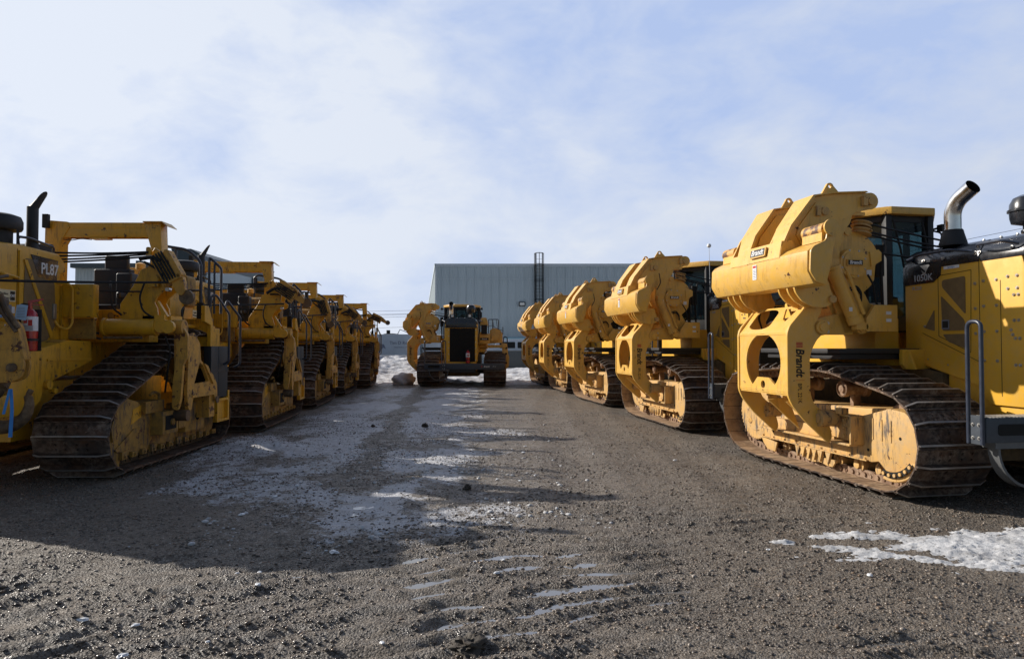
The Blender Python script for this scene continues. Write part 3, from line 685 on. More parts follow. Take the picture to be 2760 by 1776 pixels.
    b = MB(); b.box(.72, 1.12, 1.235, 1.249, 1.93, 2.06); b.m = 1; b.box(.735, 1.105, 1.232, 1.2345, 1.945, 2.045); bd = b.done('badge', [YC, M['letb']], bh)
    text('Brandt', .08, M['letw'], bd, FACE_S, (.92, 1.23, 1.995), bold=.002, shear=.2)
    b = MB(); b.box(.78, 1.04, 1.15, 1.32, 2.20, 2.60); b.m = 1
    for k in range(4): b.box(.80+k*.06, .84+k*.06, 1.14, 1.149, 2.22, 2.58)
    b.m = 2; b.prism(rpoly([(.74, 2.56), (.76, 2.86), (.82, 2.92), (1.0, 2.92), (1.06, 2.80), (1.08, 2.56)], .03), 'y', 1.2, 1.34); b.cyl((.91, 1.16, 2.74), (.91, 1.38, 2.74), .07); b.done('sheave_block', [M['rub'], M['cable'], YC], root)
    b = MB(); b.prism(rpoly([(1.66, 1.82), (1.90, 1.80), (1.95, 1.33), (2.0, 1.2), (1.98, .80), (1.84, .66), (1.74, .70), (1.80, .9), (1.80, 1.2), (1.70, 1.4)], .04), 'y', 1.38, 1.44)
    b.prism(rpoly([(1.66, 1.82), (1.90, 1.80), (1.95, 1.33), (2.0, 1.2), (1.98, .80), (1.84, .66), (1.74, .70), (1.80, .9), (1.80, 1.2), (1.70, 1.4)], .04), 'y', 2.3, 2.36)
    b.box(1.86, 1.9, 1.44, 2.3, .8, 1.2); b.bevel(.006); b.m = 1
    for z in (.95, 1.35, 1.6): b.cyl((1.86, 1.372, z), (1.86, 1.38, z), .045)
    b.done('boom_foot', [YC, M['hole']], root)
    b = MB(); b.tube([(1.08, 1.9, 1.9), (1.08, 1.9, 2.87), (1.51, 1.9, 2.87), (1.54, 2.0, 2.3)], .018, 8, .05)
    for x in (1.26, 1.42): b.tube([(x+.02*0, 1.9, 2.86), (x+.06, 2.2, 2.4)], .012)
    b.tube([(1.26, 1.9, 2.87), (1.26, 1.9, 2.3)], .018); b.tube([(1.51, 1.95, 2.80), (1.51, 2.9, 2.80), (1.51, 2.9, 2.0)], .018, 8, .05)
    b.tube([(1.0, 1.3, 2.5), (1.25, 1.3, 2.6), (1.5, 1.3, 2.42), (1.75, 1.4, 2.36)], .012, 6, .1); b.tube([(1.72, 1.5, 2.2), (1.72, 1.5, 2.52)], .018); b.tube([(1.74, 1.6, 1.85), (1.76, 1.6, 2.10), (1.9, 1.6, 2.08), (1.92, 1.6, 1.8)], .022, 8, .05)
    b.done('guard_rail', M['rail'], root)
    return root

# =================================================================== LEFT-ROW MACHINE (boom side faces +x)
def make_left():
    root = empty('pipelayer')
    Y, F_, RU = M['cat'], M['catframe'], M['catrust']
    sm = shoe_mesh(.93, .22, [M['shoe'], M['shoeworn'], M['shoe']])
    cs = [(.72, .54, .465), (.60, .07, 0), (3.2, .07, 0), (3.50, .52, .44), (2.80, 1.44, .44)]
    for s_ in (-1, 1):
        xc = s_*1.385
        make_track(root, xc, .93, cs, .22, M['linkd'], sm)
        e = xc + s_*.30; i_ = xc - s_*.25
        b = MB(); x0, x1 = min(e, i_), max(e, i_)
        b.prism([(.52, .45), (.62, .30), (.60, .12), (.80, .10), (.82, .22), (3.55, .24), (3.60, .42), (3.4, .62), (2.4, .70), (1.55, .74), (1.2, .92), (.95, .98), (.72, .92), (.55, .72)], 'x', x0, x1); b.bevel(.02)
        b.prism([(.55, .62), (.68, .88), (.80, .86), (.86, .55), (.60, .45)], 'x', min(e, e+s_*.03), max(e, e+s_*.03))
        b.prism([(.66, .34), (1.1, .56), (1.3, .56), (1.3, .50), (1.12, .50), (.72, .30)], 'x', min(e, e+s_*.02), max(e, e+s_*.02))
        for k in range(12):
            y = .78 + k*.245; b.box(min(e, e+s_*.045), max(e, e+s_*.045), y, y+.12, .20, .27+.03*(k % 3 == 0)); b.bolt((e+s_*.045, y+.06, .235), (s_, 0, 0), .02, .02)
        b.m = 1; b.prism([(1.05, .62), (1.3, .70), (1.3, .86), (1.1, .82)], 'x', min(e, e+s_*.004), max(e, e+s_*.004))
        fr = b.done('track_frame', [F_, M['cat']], root)
        for k in range(8):
            b = MB(); yy = 1.0 + k*.32; b.lathe([(.05, -.2), (.09, -.2), (.09, -.1), (.07, -.09), (.07, .09), (.09, .10), (.09, .2), (.04, .2), (.04, .24)], (xc, yy, .215), (s_, 0, 0), 18); b.done('track_roller', M['linkd'], fr)
        b = MB(); b.lathe([(.05, -.1), (.32, -.1), (.34, -.07), (.34, .07), (.32, .1), (.05, .1)], (xc, .76, .53), (1, 0, 0), 32); b.lathe([(.05, -.1), (.31, -.1), (.32, .07), (.05, .1)], (xc, 3.5, .52), (1, 0, 0), 32); b.done('idler', M['linkd'], root)
        b = MB(); b.prism(toothed((2.80, 1.44), .31, 25, .05), 'x', xc-.04, xc+.04); b.cyl((xc-s_*.3, 2.8, 1.44), (xc+s_*.22, 2.8, 1.44), .24, n=28); b.cyl((xc+s_*.22, 2.8, 1.44), (xc+s_*.28, 2.8, 1.44), .17, n=28); b.done('sprocket', F_, root)
    # muddy recess / carriage detail on the boom side frame
    b = MB(); b.box(1.5, 1.86, 1.55, 2.0, .42, .74); b.box(1.5, 1.80, 2.35, 3.0, .36, .80); b.bevel(.012)
    b.m = 1; b.box(1.862, 1.868, 1.62, 1.93, .48, .68); b.cyl((1.80, 2.75, .58), (1.806, 2.75, .58), .07, n=20); b.m = 0
    b.cyl((1.868, 1.80, .58), (1.89, 1.80, .58), .05, n=12); b.tube([(1.7, 1.5, .98), (1.7, 1.62, 1.02), (1.7, 1.75, .98), (1.7, 1.75, .80)], .02, 8, .04)
    b.box(1.45, 1.75, 1.30, 1.8, .74, .90); b.box(1.5, 1.82, 2.1, 2.34, .45, .7)
    b.done('frame_carrier', [F_, M['hole']], root)
    # hull + side body
    b = MB(); b.prism([(-.35, .85), (-.35, 1.08), (-.12, 1.10), (-.10, 1.56), (.26, 1.60), (.95, 1.74), (1.42, 1.73), (1.46, 1.46), (.50, 1.18), (.42, .99), (.2, .84)], 'x', -.95, .92); b.bevel(.014)
    b.box(-.65, .65, .3, 3.9, .5, 1.2); b.box(-.9, .60, 1.46, 3.6, 1.25, 1.74); b.prism([(-.55, .86), (-.55, 1.06), (-.35, 1.06), (-.35, .86)], 'x', -1.0, .90)
    b.box(.91, .935, .52, 1.42, 1.47, 1.50); b.cyl((.92, .52, 1.18), (.97, .52, 1.18), .06, n=16); b.cyl((.92, .60, 1.10), (.99, .60, 1.10), .035, n=12)
    b.m = 1
    for p in ((.7, 1.28), (.9, 1.34), (1.1, 1.4), (1.2, 1.62), (.4, 1.5)): b.bolt((.921, p[0], p[1]), (1, 0, 0), .014, .014)
    b.m = 2; b.prism([(.45, 1.60), (.92, 1.735), (.92, 1.745), (.45, 1.612)], 'x', .70, .90)
    b.done('body', [Y, F_, M['catrust']], root)
    b = MB(); b.box(.42, .98, -.3, .0, 1.57, 1.60); b.bevel(.004); b.tube([(.90, -.20, 1.60), (.90, -.22, 2.0), (.90, -.05, 2.02)][:1] + [(.98, -.1, 1.60), (.98, -.1, 1.93), (.80, -.12, 1.97), (.66, -.1, 1.97)], .022, 10, .10); b.done('front_grab_rail', Y, root)
    # hood
    b = MB(); side = [(0, 1.56), (0, 2.82), (.06, 2.90), (.40, 2.92), (1.16, 2.90), (1.28, 2.80), (1.32, 2.66), (1.20, 2.62), (1.20, 1.70), (.95, 1.68), (.3, 1.58)]
    b.prism(side, 'x', -.74, .64); b.bevel(.04, 3)
    b.m = 1; b.box(.6405, .6425, .366, .372, 1.6, 2.86); b.m = 0
    b.box(.64, .66, .385, .44, 1.7, 2.84)
    hd = b.done('hood', [Y, M['hole']], root)
    b = MB(); b.prism(rpoly([(.50, 2.76), (.66, 2.76), (.78, 2.55), (1.06, 2.50), (1.10, 1.95), (.92, 1.72), (.60, 1.66), (.47, 1.66)], .04), 'x', .641, .646); b.m = 1
    b.prism([(.47, 2.74), (.53, 2.74), (1.04, 1.80), (.99, 1.76)], 'x', .646, .656); b.done('engine_vent', [M['vent'], Y], hd)
    b = MB(); b.prism([(.60, 2.82), (1.12, 2.80), (1.10, 2.52), (.74, 2.55)], 'x', .642, .649)
    dc = b.done('model_decal', M['blk'], hd)
    text('PL87', .20, M['letw'], dc, FACE_E, (.6505, .955, 2.66), bold=.004, sx=.85)
    b = MB(); b.box(.641, .647, .04, .34, 2.20, 2.34); b.m = 1; b.box(.6475, .6485, .25, .33, 2.215, 2.325); b.done('sticker', [M['cream'], M['blk']], hd)
    text('Pipeline', .045, M['letb'], hd, FACE_E, (.648, .145, 2.29), name='sticker_text'); text('Machinery', .045, M['letb'], hd, FACE_E, (.648, .145, 2.24), name='sticker_text')
    text('CAT', .045, M['letw'], hd, FACE_E, (.649, .29, 2.27), name='sticker_text', bold=.002)
    b = MB(); b.box(.641, .645, .05, .13, 2.0, 2.16); b.m = 1; b.box(.6452, .646, .05, .13, 2.0, 2.03); b.done('sticker', [M['white'], M['bluest']], hd)
    b = MB(); b.box(.641, .645, .18, .28, 1.99, 2.16); b.m = 1; b.box(.641, .645, .285, .335, 2.06, 2.14); b.done('sticker', [M['greyst'], M['white']], hd)
    b = MB(); b.box(.641, .645, .17, .36, 1.86, 1.92); b.done('sticker', M['white'], hd)
    text('Strongco', .04, M['bluest'], hd, FACE_E, (.646, .265, 1.89), name='sticker_text', bold=.001)
    b = MB(); b.tube([(.64, .06, 2.52), (.70, .06, 2.52), (.70, .32, 2.49), (.64, .32, 2.49)], .018, 8, .03); b.done('grab_handle', Y, root)
    b = MB(); b.tube([(.64, 1.12, 2.50), (.78, 1.14, 2.50), (.80, 1.20, 2.44), (.80, 1.20, 1.96), (.76, 1.16, 1.88), (.68, 1.1, 1.92), (.64, 1.08, 2.0)], .016, 8, .05)
    b.done('grab_handle', Y, root)
    b = MB(); b.tube([(.56, .5, 2.92), (.58, .45, 3.02), (.60, .62, 3.03), (.60, 1.10, 2.98), (.58, 1.12, 2.9)], .017, 8, .05); b.done('hood_rail', M['rail'], root)
    b = MB(); b.box(.641, .67, 1.02, 1.08, 2.02, 2.22); b.bevel(.008); b.done('door_latch', M['zinc'], hd)
    # stack and precleaner
    b = MB(); P = [(.52, .8, 2.9), (.52, .8, 3.46)]; b.cyl((.52, .8, 2.90), (.52, .8, 3.0), .085, .07, n=20); b.tube(P, .066, 20)
    # scarfed turn-out
    n = 20; A = []; B = []
    for k in range(n):
        t = 2*math.pi*k/n; c_, s2 = math.cos(t), math.sin(t)
        A.append(b.v((.52+.066*c_, .8+.066*s2, 3.44))); B.append(b.v((.61+.055*c_, .84+.066*s2, 3.58 + .075*(c_+.2))))
    for k in range(n): b.f([A[k], A[(k+1) % n], B[(k+1) % n], B[k]])
    b.m = 1; b.f(B); b.done('exhaust_stack', [M['blkm'], M['hole']], root)
    b = MB(); b.lathe([(.17, 0), (.17, .17), (.26, .19), (.275, .22), (.275, .30), (.25, .36), (.18, .385), (0, .39)], (.40-.06, .42, 2.91), (0, 0, 1), 36)
    for k in range(5): b.box(.60, .605, .40+k*.01, .405+k*.01, 2.92, 3.10)
    b.done('air_precleaner', M['blkm'], root)
    b = MB(); b.box(-.74, .12, .05, .3, 2.9, 3.12); b.bevel(.02); b.done('hood_box', Y, root)
    # operator station
    b = MB(); b.box(-.75, .98, 1.96, 3.4, 1.74, 1.80); b.box(.64, 1.06, 1.22, 1.36, 2.05, 2.50); b.box(.30, .64, 1.22, 1.96, 1.75, 2.48); b.bevel(.012); b.m = 1
    for z in (2.18, 2.38): b.bolt((.86, 1.219, z), (0, -1, 0), .016, .012)
    b.done('side_tank', [Y, F_], root)
    b = MB(); b.box(.28, 1.5, 1.84, 2.1, 1.72, 2.04); b.box(.75, 1.12, 1.84, 1.90, 2.04, 2.19); b.bevel(.01); b.m = 1; b.cyl((.95, 1.83, 2.10), (.95, 1.84, 2.10), .05); b.m = 2; b.box(.78, .92, 1.5, 1.6, 1.86, 1.96); b.done('deck_front', [Y, F_, Y], root)
    b = MB(); b.box(.50, .86, 2.42, 2.50, 2.80, 3.05); b.box(.36, .92, 2.38, 2.52, 2.06, 2.84); b.box(.36, .92, 2.05, 2.5, 2.08, 2.28); b.box(.92, .99, 2.0, 2.45, 2.36, 2.46); b.box(.80, 1.04, 2.2, 2.4, 1.9, 2.76); b.box(1.0, 1.25, 2.3, 2.42, 1.8, 2.5); b.bevel(.035, 3); b.done('operator_seat', M['seat'], root)
    b = MB(); b.prism(rpoly([(1.32, 2.50), (1.30, 3.06), (1.60, 3.10), (1.70, 2.5)], .06), 'x', -.1, .28); b.prism(rpoly([(1.32, 2.0), (1.30, 2.9), (1.42, 2.9), (1.46, 2.0)], .03), 'x', -.1, .30); b.bevel(.02); b.done('dash_console', M['blkm'], root)
    b = MB(); b.lathe([(.05, 0), (.07, .02), (.07, .10), (.02, .12)], (.96, 2.6, 2.84), (0, 0, 1), 16); b.done('beacon_lamp', M['yelcw'], root)
    b = MB(); b.box(1.0, 1.45, 2.55, 3.3, 1.8, 2.55); b.bevel(.02); b.done('winch_cover', Y, root)
    b = MB(); b.prism(rpoly([(.4, 2.3), (.4, 2.6), (.8, 2.9), (1.5, 2.8), (1.5, 2.3)], .05), 'y', 3.0, 3.3); b.cyl((.2, 2.9, 2.6), (1.3, 2.9, 2.6), .18, n=24); b.done('winch_drum', F_, root)
    for P, r_ in (([(.30, 1.48, 2.0), (.55, 1.44, 1.95), (.75, 1.46, 1.86), (.98, 1.5, 1.84)], .016), ([(.62, 1.44, 1.98), (.70, 1.42, 1.85), (.88, 1.44, 1.80), (1.0, 1.52, 1.76)], .014), ([(1.22, 1.63, 2.1), (1.10, 1.60, 2.2), (1.02, 1.7, 2.5), (.9, 1.9, 2.6)], .014),
                  ([(1.55, 1.60, 2.55), (1.50, 1.56, 2.35), (1.56, 1.54, 2.15), (1.70, 1.56, 2.06)], .013), ([(1.85, 1.60, 1.80), (1.90, 1.66, 1.6), (1.84, 1.70, 1.3), (1.76, 1.8, 1.0)], .014), ([(1.15, 2.2, 2.0), (1.35, 2.1, 2.2), (1.5, 2.2, 2.5), (1.46, 2.3, 2.8)], .015), ([(1.45, 2.9, 2.0), (1.55, 2.8, 2.3), (1.6, 2.6, 2.2), (1.7, 2.5, 1.9)], .015)):
        b = MB(); b.tube(P, r_, 8, .08); b.done('hydraulic_hose', M['rub'], root)
    b = MB(); b.box(.30, .98, 1.37, 1.44, 1.76, 2.04); b.done('recess_shade_panel', F_, root)  # darker panel put in for the shade of the recess below the tank
    b = MB(); b.cyl((1.02, 1.55, 1.78), (1.55, 1.55, 1.78), .02, n=8); b.done('valve_pipe', M['hook'], root)
    # ROPS arch
    b = MB()
    for x0, x1, xt in ((-.16, .06, .02), (1.36, 1.56, -.0)):
        if x0 < 0: b.prism([(-.18, 1.75), (-.16, 3.46), (-.10, 3.52), (.16, 3.50), (.20, 3.42), (.06, 3.18), (.04, 1.75)], 'y', 2.05, 2.25)
        else: b.prism([(1.38, 1.9), (1.40, 3.1), (1.30, 3.45), (1.34, 3.50), (1.54, 3.50), (1.56, 3.0), (1.56, 1.9)], 'y', 2.05, 2.25)
    b.box(.0, 1.38, 2.06, 2.24, 3.39, 3.49); b.box(.0, 1.38, 2.06, 2.08, 3.27, 3.40); b.box(.0, 1.38, 2.22, 2.24, 3.27, 3.40)
    b.bevel(.008); b.prism([(1.30, 3.50), (1.58, 3.50), (1.66, 3.43), (1.66, 3.42), (1.58, 3.485), (1.30, 3.485)], 'y', 2.0, 2.3); b.box(.5, .75, 2.06, 2.2, 3.245, 3.265)
    rp = b.done('rollover_bar', M['cat'], root)
    b = MB(); b.box(-.16, -.08, 1.98, 2.04, 3.40, 3.60); b.tube([(.05, 2.07, 3.25), (.2, 2.07, 3.22), (.35, 2.07, 3.25), (.5, 2.1, 3.24)], .006, 6, .05); b.done('antenna_wire', M['rub'], rp)
    # boom gantry plate
    pl = [(1.18, 2.04), (1.18, 2.26), (1.36, 2.52), (1.46, 2.74), (1.62, 2.82), (1.62, 2.92), (1.60, 2.98)] + [(1.66, 3.06), (1.74, 3.0), (1.76, 2.9), (1.80, 2.82), (1.86, 2.72), (1.84, 2.62), (1.92, 2.56), (1.90, 2.48), (1.78, 2.44), (1.70, 2.36), (1.66, 2.28), (1.70, 2.20), (1.72, 2.04)]
    b = MB(); b.prism(pl, 'y', 1.66, 1.70); b.prism(pl, 'y', 2.0, 2.04); b.bevel(.004, 1)
    b.prism(rpoly([(1.565, 2.90), (1.565, 3.06), (1.63, 3.06), (1.63, 2.90)], .03), 'y', 1.60, 1.64); b.prism(rpoly([(1.78, 2.84), (1.78, 2.98), (1.84, 2.98), (1.84, 2.84)], .03), 'y', 1.64, 1.68)
    b.cyl((1.70, 1.58, 2.60), (1.70, 1.66, 2.60), .055, n=16); b.box(1.62, 1.74, 1.60, 1.65, 2.50, 2.55); b.box(1.18, 1.70, 1.70, 2.0, 2.04, 2.06); b.box(1.45, 1.49, 1.70, 2.0, 2.2, 2.7)
    b.m = 1; b.cyl((1.88, 1.58, 2.46), (1.88, 1.66, 2.46), .03, n=12); b.done('gantry_plate', [M['cat'], M['zinc']], root)
    # sheave block leaning out
    b = MB(); b.T = Matrix.Translation((1.88, 1.56, 2.76)) @ Matrix.Rotation(R(-28), 4, 'Y')
    for k, y in enumerate((-.06, -.02, .02, .06)): b.box(-.12+.004*k, .12, y-.006, y+.006, -.20, .20)
    b.box(-.14, .14, -.08, .08, -.23, -.17); b.prism(rpoly([(.10, -.23), (.10, .22), (.16, .20), (.17, -.2)], .03), 'y', -.08, .08); b.m = 1
    for k in range(5): b.tube([(-.10+.04*k, -.075, .22), (-.08+.04*k, -.08, -.20)], .014)
    b.tube([(-.26, -.03, .28), (-.1, -.05, .22), (.0, -.06, .1)], .03, 8, .05); b.tube([(-.24, 0, .22), (-.12, -.03, .05), (-.06, -.06, -.1)], .018, 6, .05); b.m = 0
    b.prism(rpoly([(-.02, -.22), (.16, -.22), (.10, -.42), (.02, -.46), (-.02, -.4)], .03), 'y', -.05, .05); b.m = 2
    b.prism(circ(.06, -.50, .10, 18), 'y', -.03, .03); b.m = 0
    b.done('sheave_block', [M['catrust'], M['rub'], M['hook']], root)
    # cross cylinder
    b = MB(); b.cyl((1.02, 1.62, 1.93), (1.72, 1.62, 1.93), .118, n=32); b.cyl((.99, 1.62, 1.93), (1.03, 1.62, 1.93), .13, n=32); b.cyl((1.70, 1.62, 1.93), (1.73, 1.62, 1.93), .125, n=32); b.bevel(.006)
    b.cyl((1.73, 1.62, 1.93), (1.92, 1.62, 1.93), .05, n=16); b.cyl((1.82, 1.52, 1.95), (1.82, 1.72, 1.95), .10, n=20); b.box(1.72, 1.86, 1.55, 1.7, 1.98, 2.10)
    b.cyl((1.93, 1.50, 1.93), (1.93, 1.56, 1.93), .09, n=20); b.box(1.5, 1.9, 1.66, 2.0, 2.03, 2.09); b.prism([(1.72, 2.3), (1.74, 2.3), (1.88, 2.08), (1.80, 2.08)], 'y', 1.6, 1.66)
    hc = b.done('hydraulic_cylinder', M['catrust'] if 0 else M['cat'], root)
    # boom foot A-frame
    T = Matrix.Identity(4)
    b = MB()
    arm = rpoly([(1.93, 1.97), (2.03, 1.95), (2.11, 1.82), (2.11, 1.50), (2.05, 1.42), (2.02, .92), (1.98, .74), (1.90, .78), (1.90, 1.10), (1.94, 1.42), (1.96, 1.60), (1.92, 1.84)], .04)
    b.prism(arm, 'y', 1.72, 1.78)
    tri = [(1.95, 1.80), (2.12, 1.86), (2.30, 1.70), (2.34, 1.45), (2.80, 1.20), (2.92, 1.06), (2.95, .80), (2.86, .80), (2.80, .92), (2.10, .90), (2.04, .72), (1.95, .74), (1.90, .98)]
    b.plate([rpoly(tri, .03), rpoly([(2.12, 1.10), (2.30, 1.42), (2.42, 1.36), (2.62, 1.12)], .03)], 'x', 1.98, 2.03)
    b.plate([rpoly([(1.75, 1.95), (1.90, 1.97), (2.05, 1.80), (2.0, .9), (1.9, .76), (1.78, .80), (1.78, 1.1)], .04)], 'x', 1.90, 1.93)
    b.box(1.86, 2.04, 2.05, 2.9, .90, .98); b.cyl((1.82, 1.76, 1.93), (2.05, 1.76, 1.93), .11, n=24); b.bevel(.005, 1)
    b.box(1.70, 2.0, 2.7, 2.9, .55, .95); b.prism([(2.4, 1.40), (2.52, 1.36), (2.80, 1.08), (2.72, 1.08)], 'x', 2.03, 2.06)
    b.m = 1; b.prism(circ(1.9, .66, .08, 16), 'x', 1.84, 2.05); b.cyl((2.06, 2.86, .82), (2.07, 2.86, .82), .06, n=14)
    b.done('boom_foot', [M['catrust'], M['hook']], root)
    # rear ladder box, slate guard, rails
    b = MB(); b.prism([(2.70, 2.05), (2.70, 2.30), (2.84, 2.30), (3.0, 2.05), (3.0, 1.66), (2.92, 1.66), (2.92, 2.0)], 'x', 1.86, 1.92); b.prism([(3.05, 2.2), (3.2, 2.2), (3.3, 2.0), (3.3, 1.66), (3.1, 1.66)], 'x', 1.7, 1.76)
    b.box(1.3, 1.9, 2.95, 3.0, 1.66, 2.1); b.box(1.2, 1.7, 2.4, 3.6, 1.95, 2.0)
    b.box(1.3, 1.78, 3.2, 3.6, 1.3, 1.96); b.bevel(.004, 1); b.done('ladder_bracket', Y, root); b = MB(); b.box(1.86, 1.93, 3.18, 3.24, .42, .80); b.box(1.86, 1.93, 3.60, 3.66, .42, .92); b.box(1.86, 1.93, 3.24, 3.6, .42, .46); b.box(1.86, 1.93, 3.24, 3.6, .76, .80); b.box(1.86, 1.88, 3.24, 3.6, .46, .76)
    b.done('rear_step', Y, root)
    b = MB(); b.box(1.80, 1.92, 2.95, 3.22, .80, 1.66); b.box(1.80, 1.915, 3.24, 3.62, .82, 1.66); b.bevel(.008); b.box(1.80, 1.925, 2.94, 3.63, 1.24, 1.28); b.done('slate_guard', M['navy'], root)
    b = MB()
    b.tube([(.92, 3.0, 2.3), (.92, 3.0, 3.24), (1.0, 3.0, 3.30), (1.50, 3.0, 3.22), (1.72, 3.0, 3.02), (1.72, 3.0, 2.06)], .024, 10, .10)
    b.tube([(1.31, 3.0, 3.24), (1.31, 3.0, 2.1)], .022); b.tube([(1.31, 3.0, 2.56), (1.72, 3.0, 2.56)], .018)
    b.tube([(1.72, 3.3, 2.3), (1.72, 3.3, 3.14), (1.90, 3.35, 2.96), (1.90, 3.35, 2.2)], .022, 8, .05); b.tube([(1.80, 3.32, 3.04), (1.80, 3.32, 2.2)], .018); b.tube([(1.72, 3.3, 2.6), (1.90, 3.35, 2.6)], .016)
    b.tube([(1.88, 3.0, 2.3), (1.88, 3.0, 2.46), (1.93, 3.08, 2.50), (2.02, 3.4, 2.20), (2.02, 3.4, 1.4), (1.93, 3.4, 1.36)], .02, 8, .05)
    b.tube([(1.90, 3.5, 2.3), (1.92, 3.55, 2.44), (2.05, 3.8, 2.15), (2.05, 3.8, 1.35), (1.95, 3.8, 1.3)], .02, 8, .05)
    b.m = 1; b.box(1.67, 1.77, 2.97, 3.03, 2.03, 2.36); b.box(1.27, 1.35, 2.97, 3.03, 2.0, 2.24)
    b.done('guard_rail', [M['rail'], M['rub']], root)
    # ropes
    b = MB()
    def rope(p, q, sg, r=.014):
        P = [Vector(p).lerp(Vector(q), t/12) - Vector((0, 0, sg*4*(t/12)*(1-t/12))) for t in range(13)]; b.tube(P, r, 6)
    rope((-.2, 1.36, 2.98), (1.60, 1.60, 2.99), .03); rope((-.2, 1.36, 2.90), (1.60, 1.60, 2.98), .02); rope((-.2, 1.38, 2.84), (1.60, 1.62, 2.96), .02); rope((-.2, 1.38, 2.80), (1.62, 1.62, 2.93), .02)
    rope((.72, -.12, 2.42), (1.95, 1.5, 2.55), .01, .017); rope((.7, 1.5, 2.45), (1.5, 1.60, 2.43), .01, .012)
    b.done('wire_rope', M['cable'], root)
    return root

# ------------------------------------------------------------------ place machines
def world_pt(O, deg, u, v):
    a = R(deg); return (O[0]+math.cos(a)*u-math.sin(a)*v, O[1]+math.sin(a)*u+math.cos(a)*v)
RIGHT = make_right(); LEFT = make_left(); index_kids()
rspec = [((5.95, 7.21), 10.5, 'nearest yellow machine of the right row, with chrome elbow exhaust and 1050K on its hood'),
         ((5.10, 13.05), 8.0, 'second yellow machine from the camera in the right row, folded counterweight lit by the sun'),
         ((4.42, 18.6), 9.2, 'third yellow machine in the right row, middle one of its five'),
         ((3.76, 23.8), 6.6, 'fourth yellow machine in the right row, beside the grey building ladder'),
         ((3.22, 28.75), 8.0, 'farthest yellow machine of the right row, beside the chain-link fence')]
lspec = [((-6.72, 8.0), .5, 'nearest machine of the left row, worn yellow with PL87 on its hood'),
         ((-6.58, 12.6), 5.0, 'second worn yellow machine from the camera in the left row'),
         ((-6.94, 17.35), 6.0, 'third worn yellow machine in the left row, middle one of its five'),
         ((-7.32, 22.0), 6.0, 'fourth worn yellow machine in the left row'),
         ((-7.45, 26.7), 7.0, 'farthest worn yellow machine of the left row, beside the snow bank')]
for spec, proto, grp in ((rspec, RIGHT, 'yellow machines parked nose to tail along the right side'), (lspec, LEFT, 'worn yellow machines parked nose to tail along the left side')):
    for i, (O, a, lab) in enumerate(spec):
        o = proto if i == 0 else copy_tree(proto)
        o.location = (O[0], O[1], 0); o.rotation_euler = (0, 0, R(a)); tag(o, lab, 'pipelayer', grp)
for i, o in enumerate([q for q in bpy.data.objects if q.get('label', '').find('left row') > 0]):
    for ch in bpy.data.objects:
        if ch.parent == o and ch.name.startswith('sheave_block') and i:
            ch.matrix_local = Matrix.Translation((1.80, 1.56, 2.98)) @ Matrix.Rotation(R((0, -26, 12, -18, -34)[i % 5]), 4, 'Y') @ Matrix.Translation((-1.80, -1.56, -2.98))
ctr = copy_tree(RIGHT); ctr.location = (-2.12, 28.4, 0); ctr.rotation_euler = (0, 0, 0)
if 'group' in ctr: del ctr['group']
tag(ctr, 'yellow machine alone at the end of the lane, red extinguisher at its grille', 'pipelayer')
b = MB(); b.prism([(-.80, .9), (-.82, 2.80), (-.75, 2.90), (-.01, 2.90), (-.01, 1.6), (-.4, 1.12), (-.4, .9)], 'x', -.74, .60); b.bevel(.03); b.done('shadow_nose_block', M['cat'], LEFT)  # unseen block added ahead of the hood to cast the foreground shadow
# antenna on the second machine of the right row
mach2 = [o for o in bpy.data.objects if o.get('label', '').startswith('second yellow')][0]
b = MB(); b.tube([(-.70, 1.5, 2.8), (-.72, 1.5, 3.75)], .005, 6); b.lathe([(0, 0), (.03, .008), (.045, .03), (.045, .055), (.03, .08), (0, .09)], (-.72, 1.5, 3.75), (0, 0, 1), 16)
an = b.done('antenna', M['white'], mach2)
# inspection label plates
for O_lab in ('third yellow', 'fourth yellow', 'farthest yellow'):
    p = [o for o in bpy.data.objects if o.get('label', '').startswith(O_lab)][0]
    b = MB(); b.box(-2.19, -2.03, 1.392, 1.398, 2.24, 2.36); b.m = 1; b.box(-2.18, -2.04, 1.389, 1.3915, 2.33, 2.355); b.done('warning_plate', [M['white'], M['letr']], p)

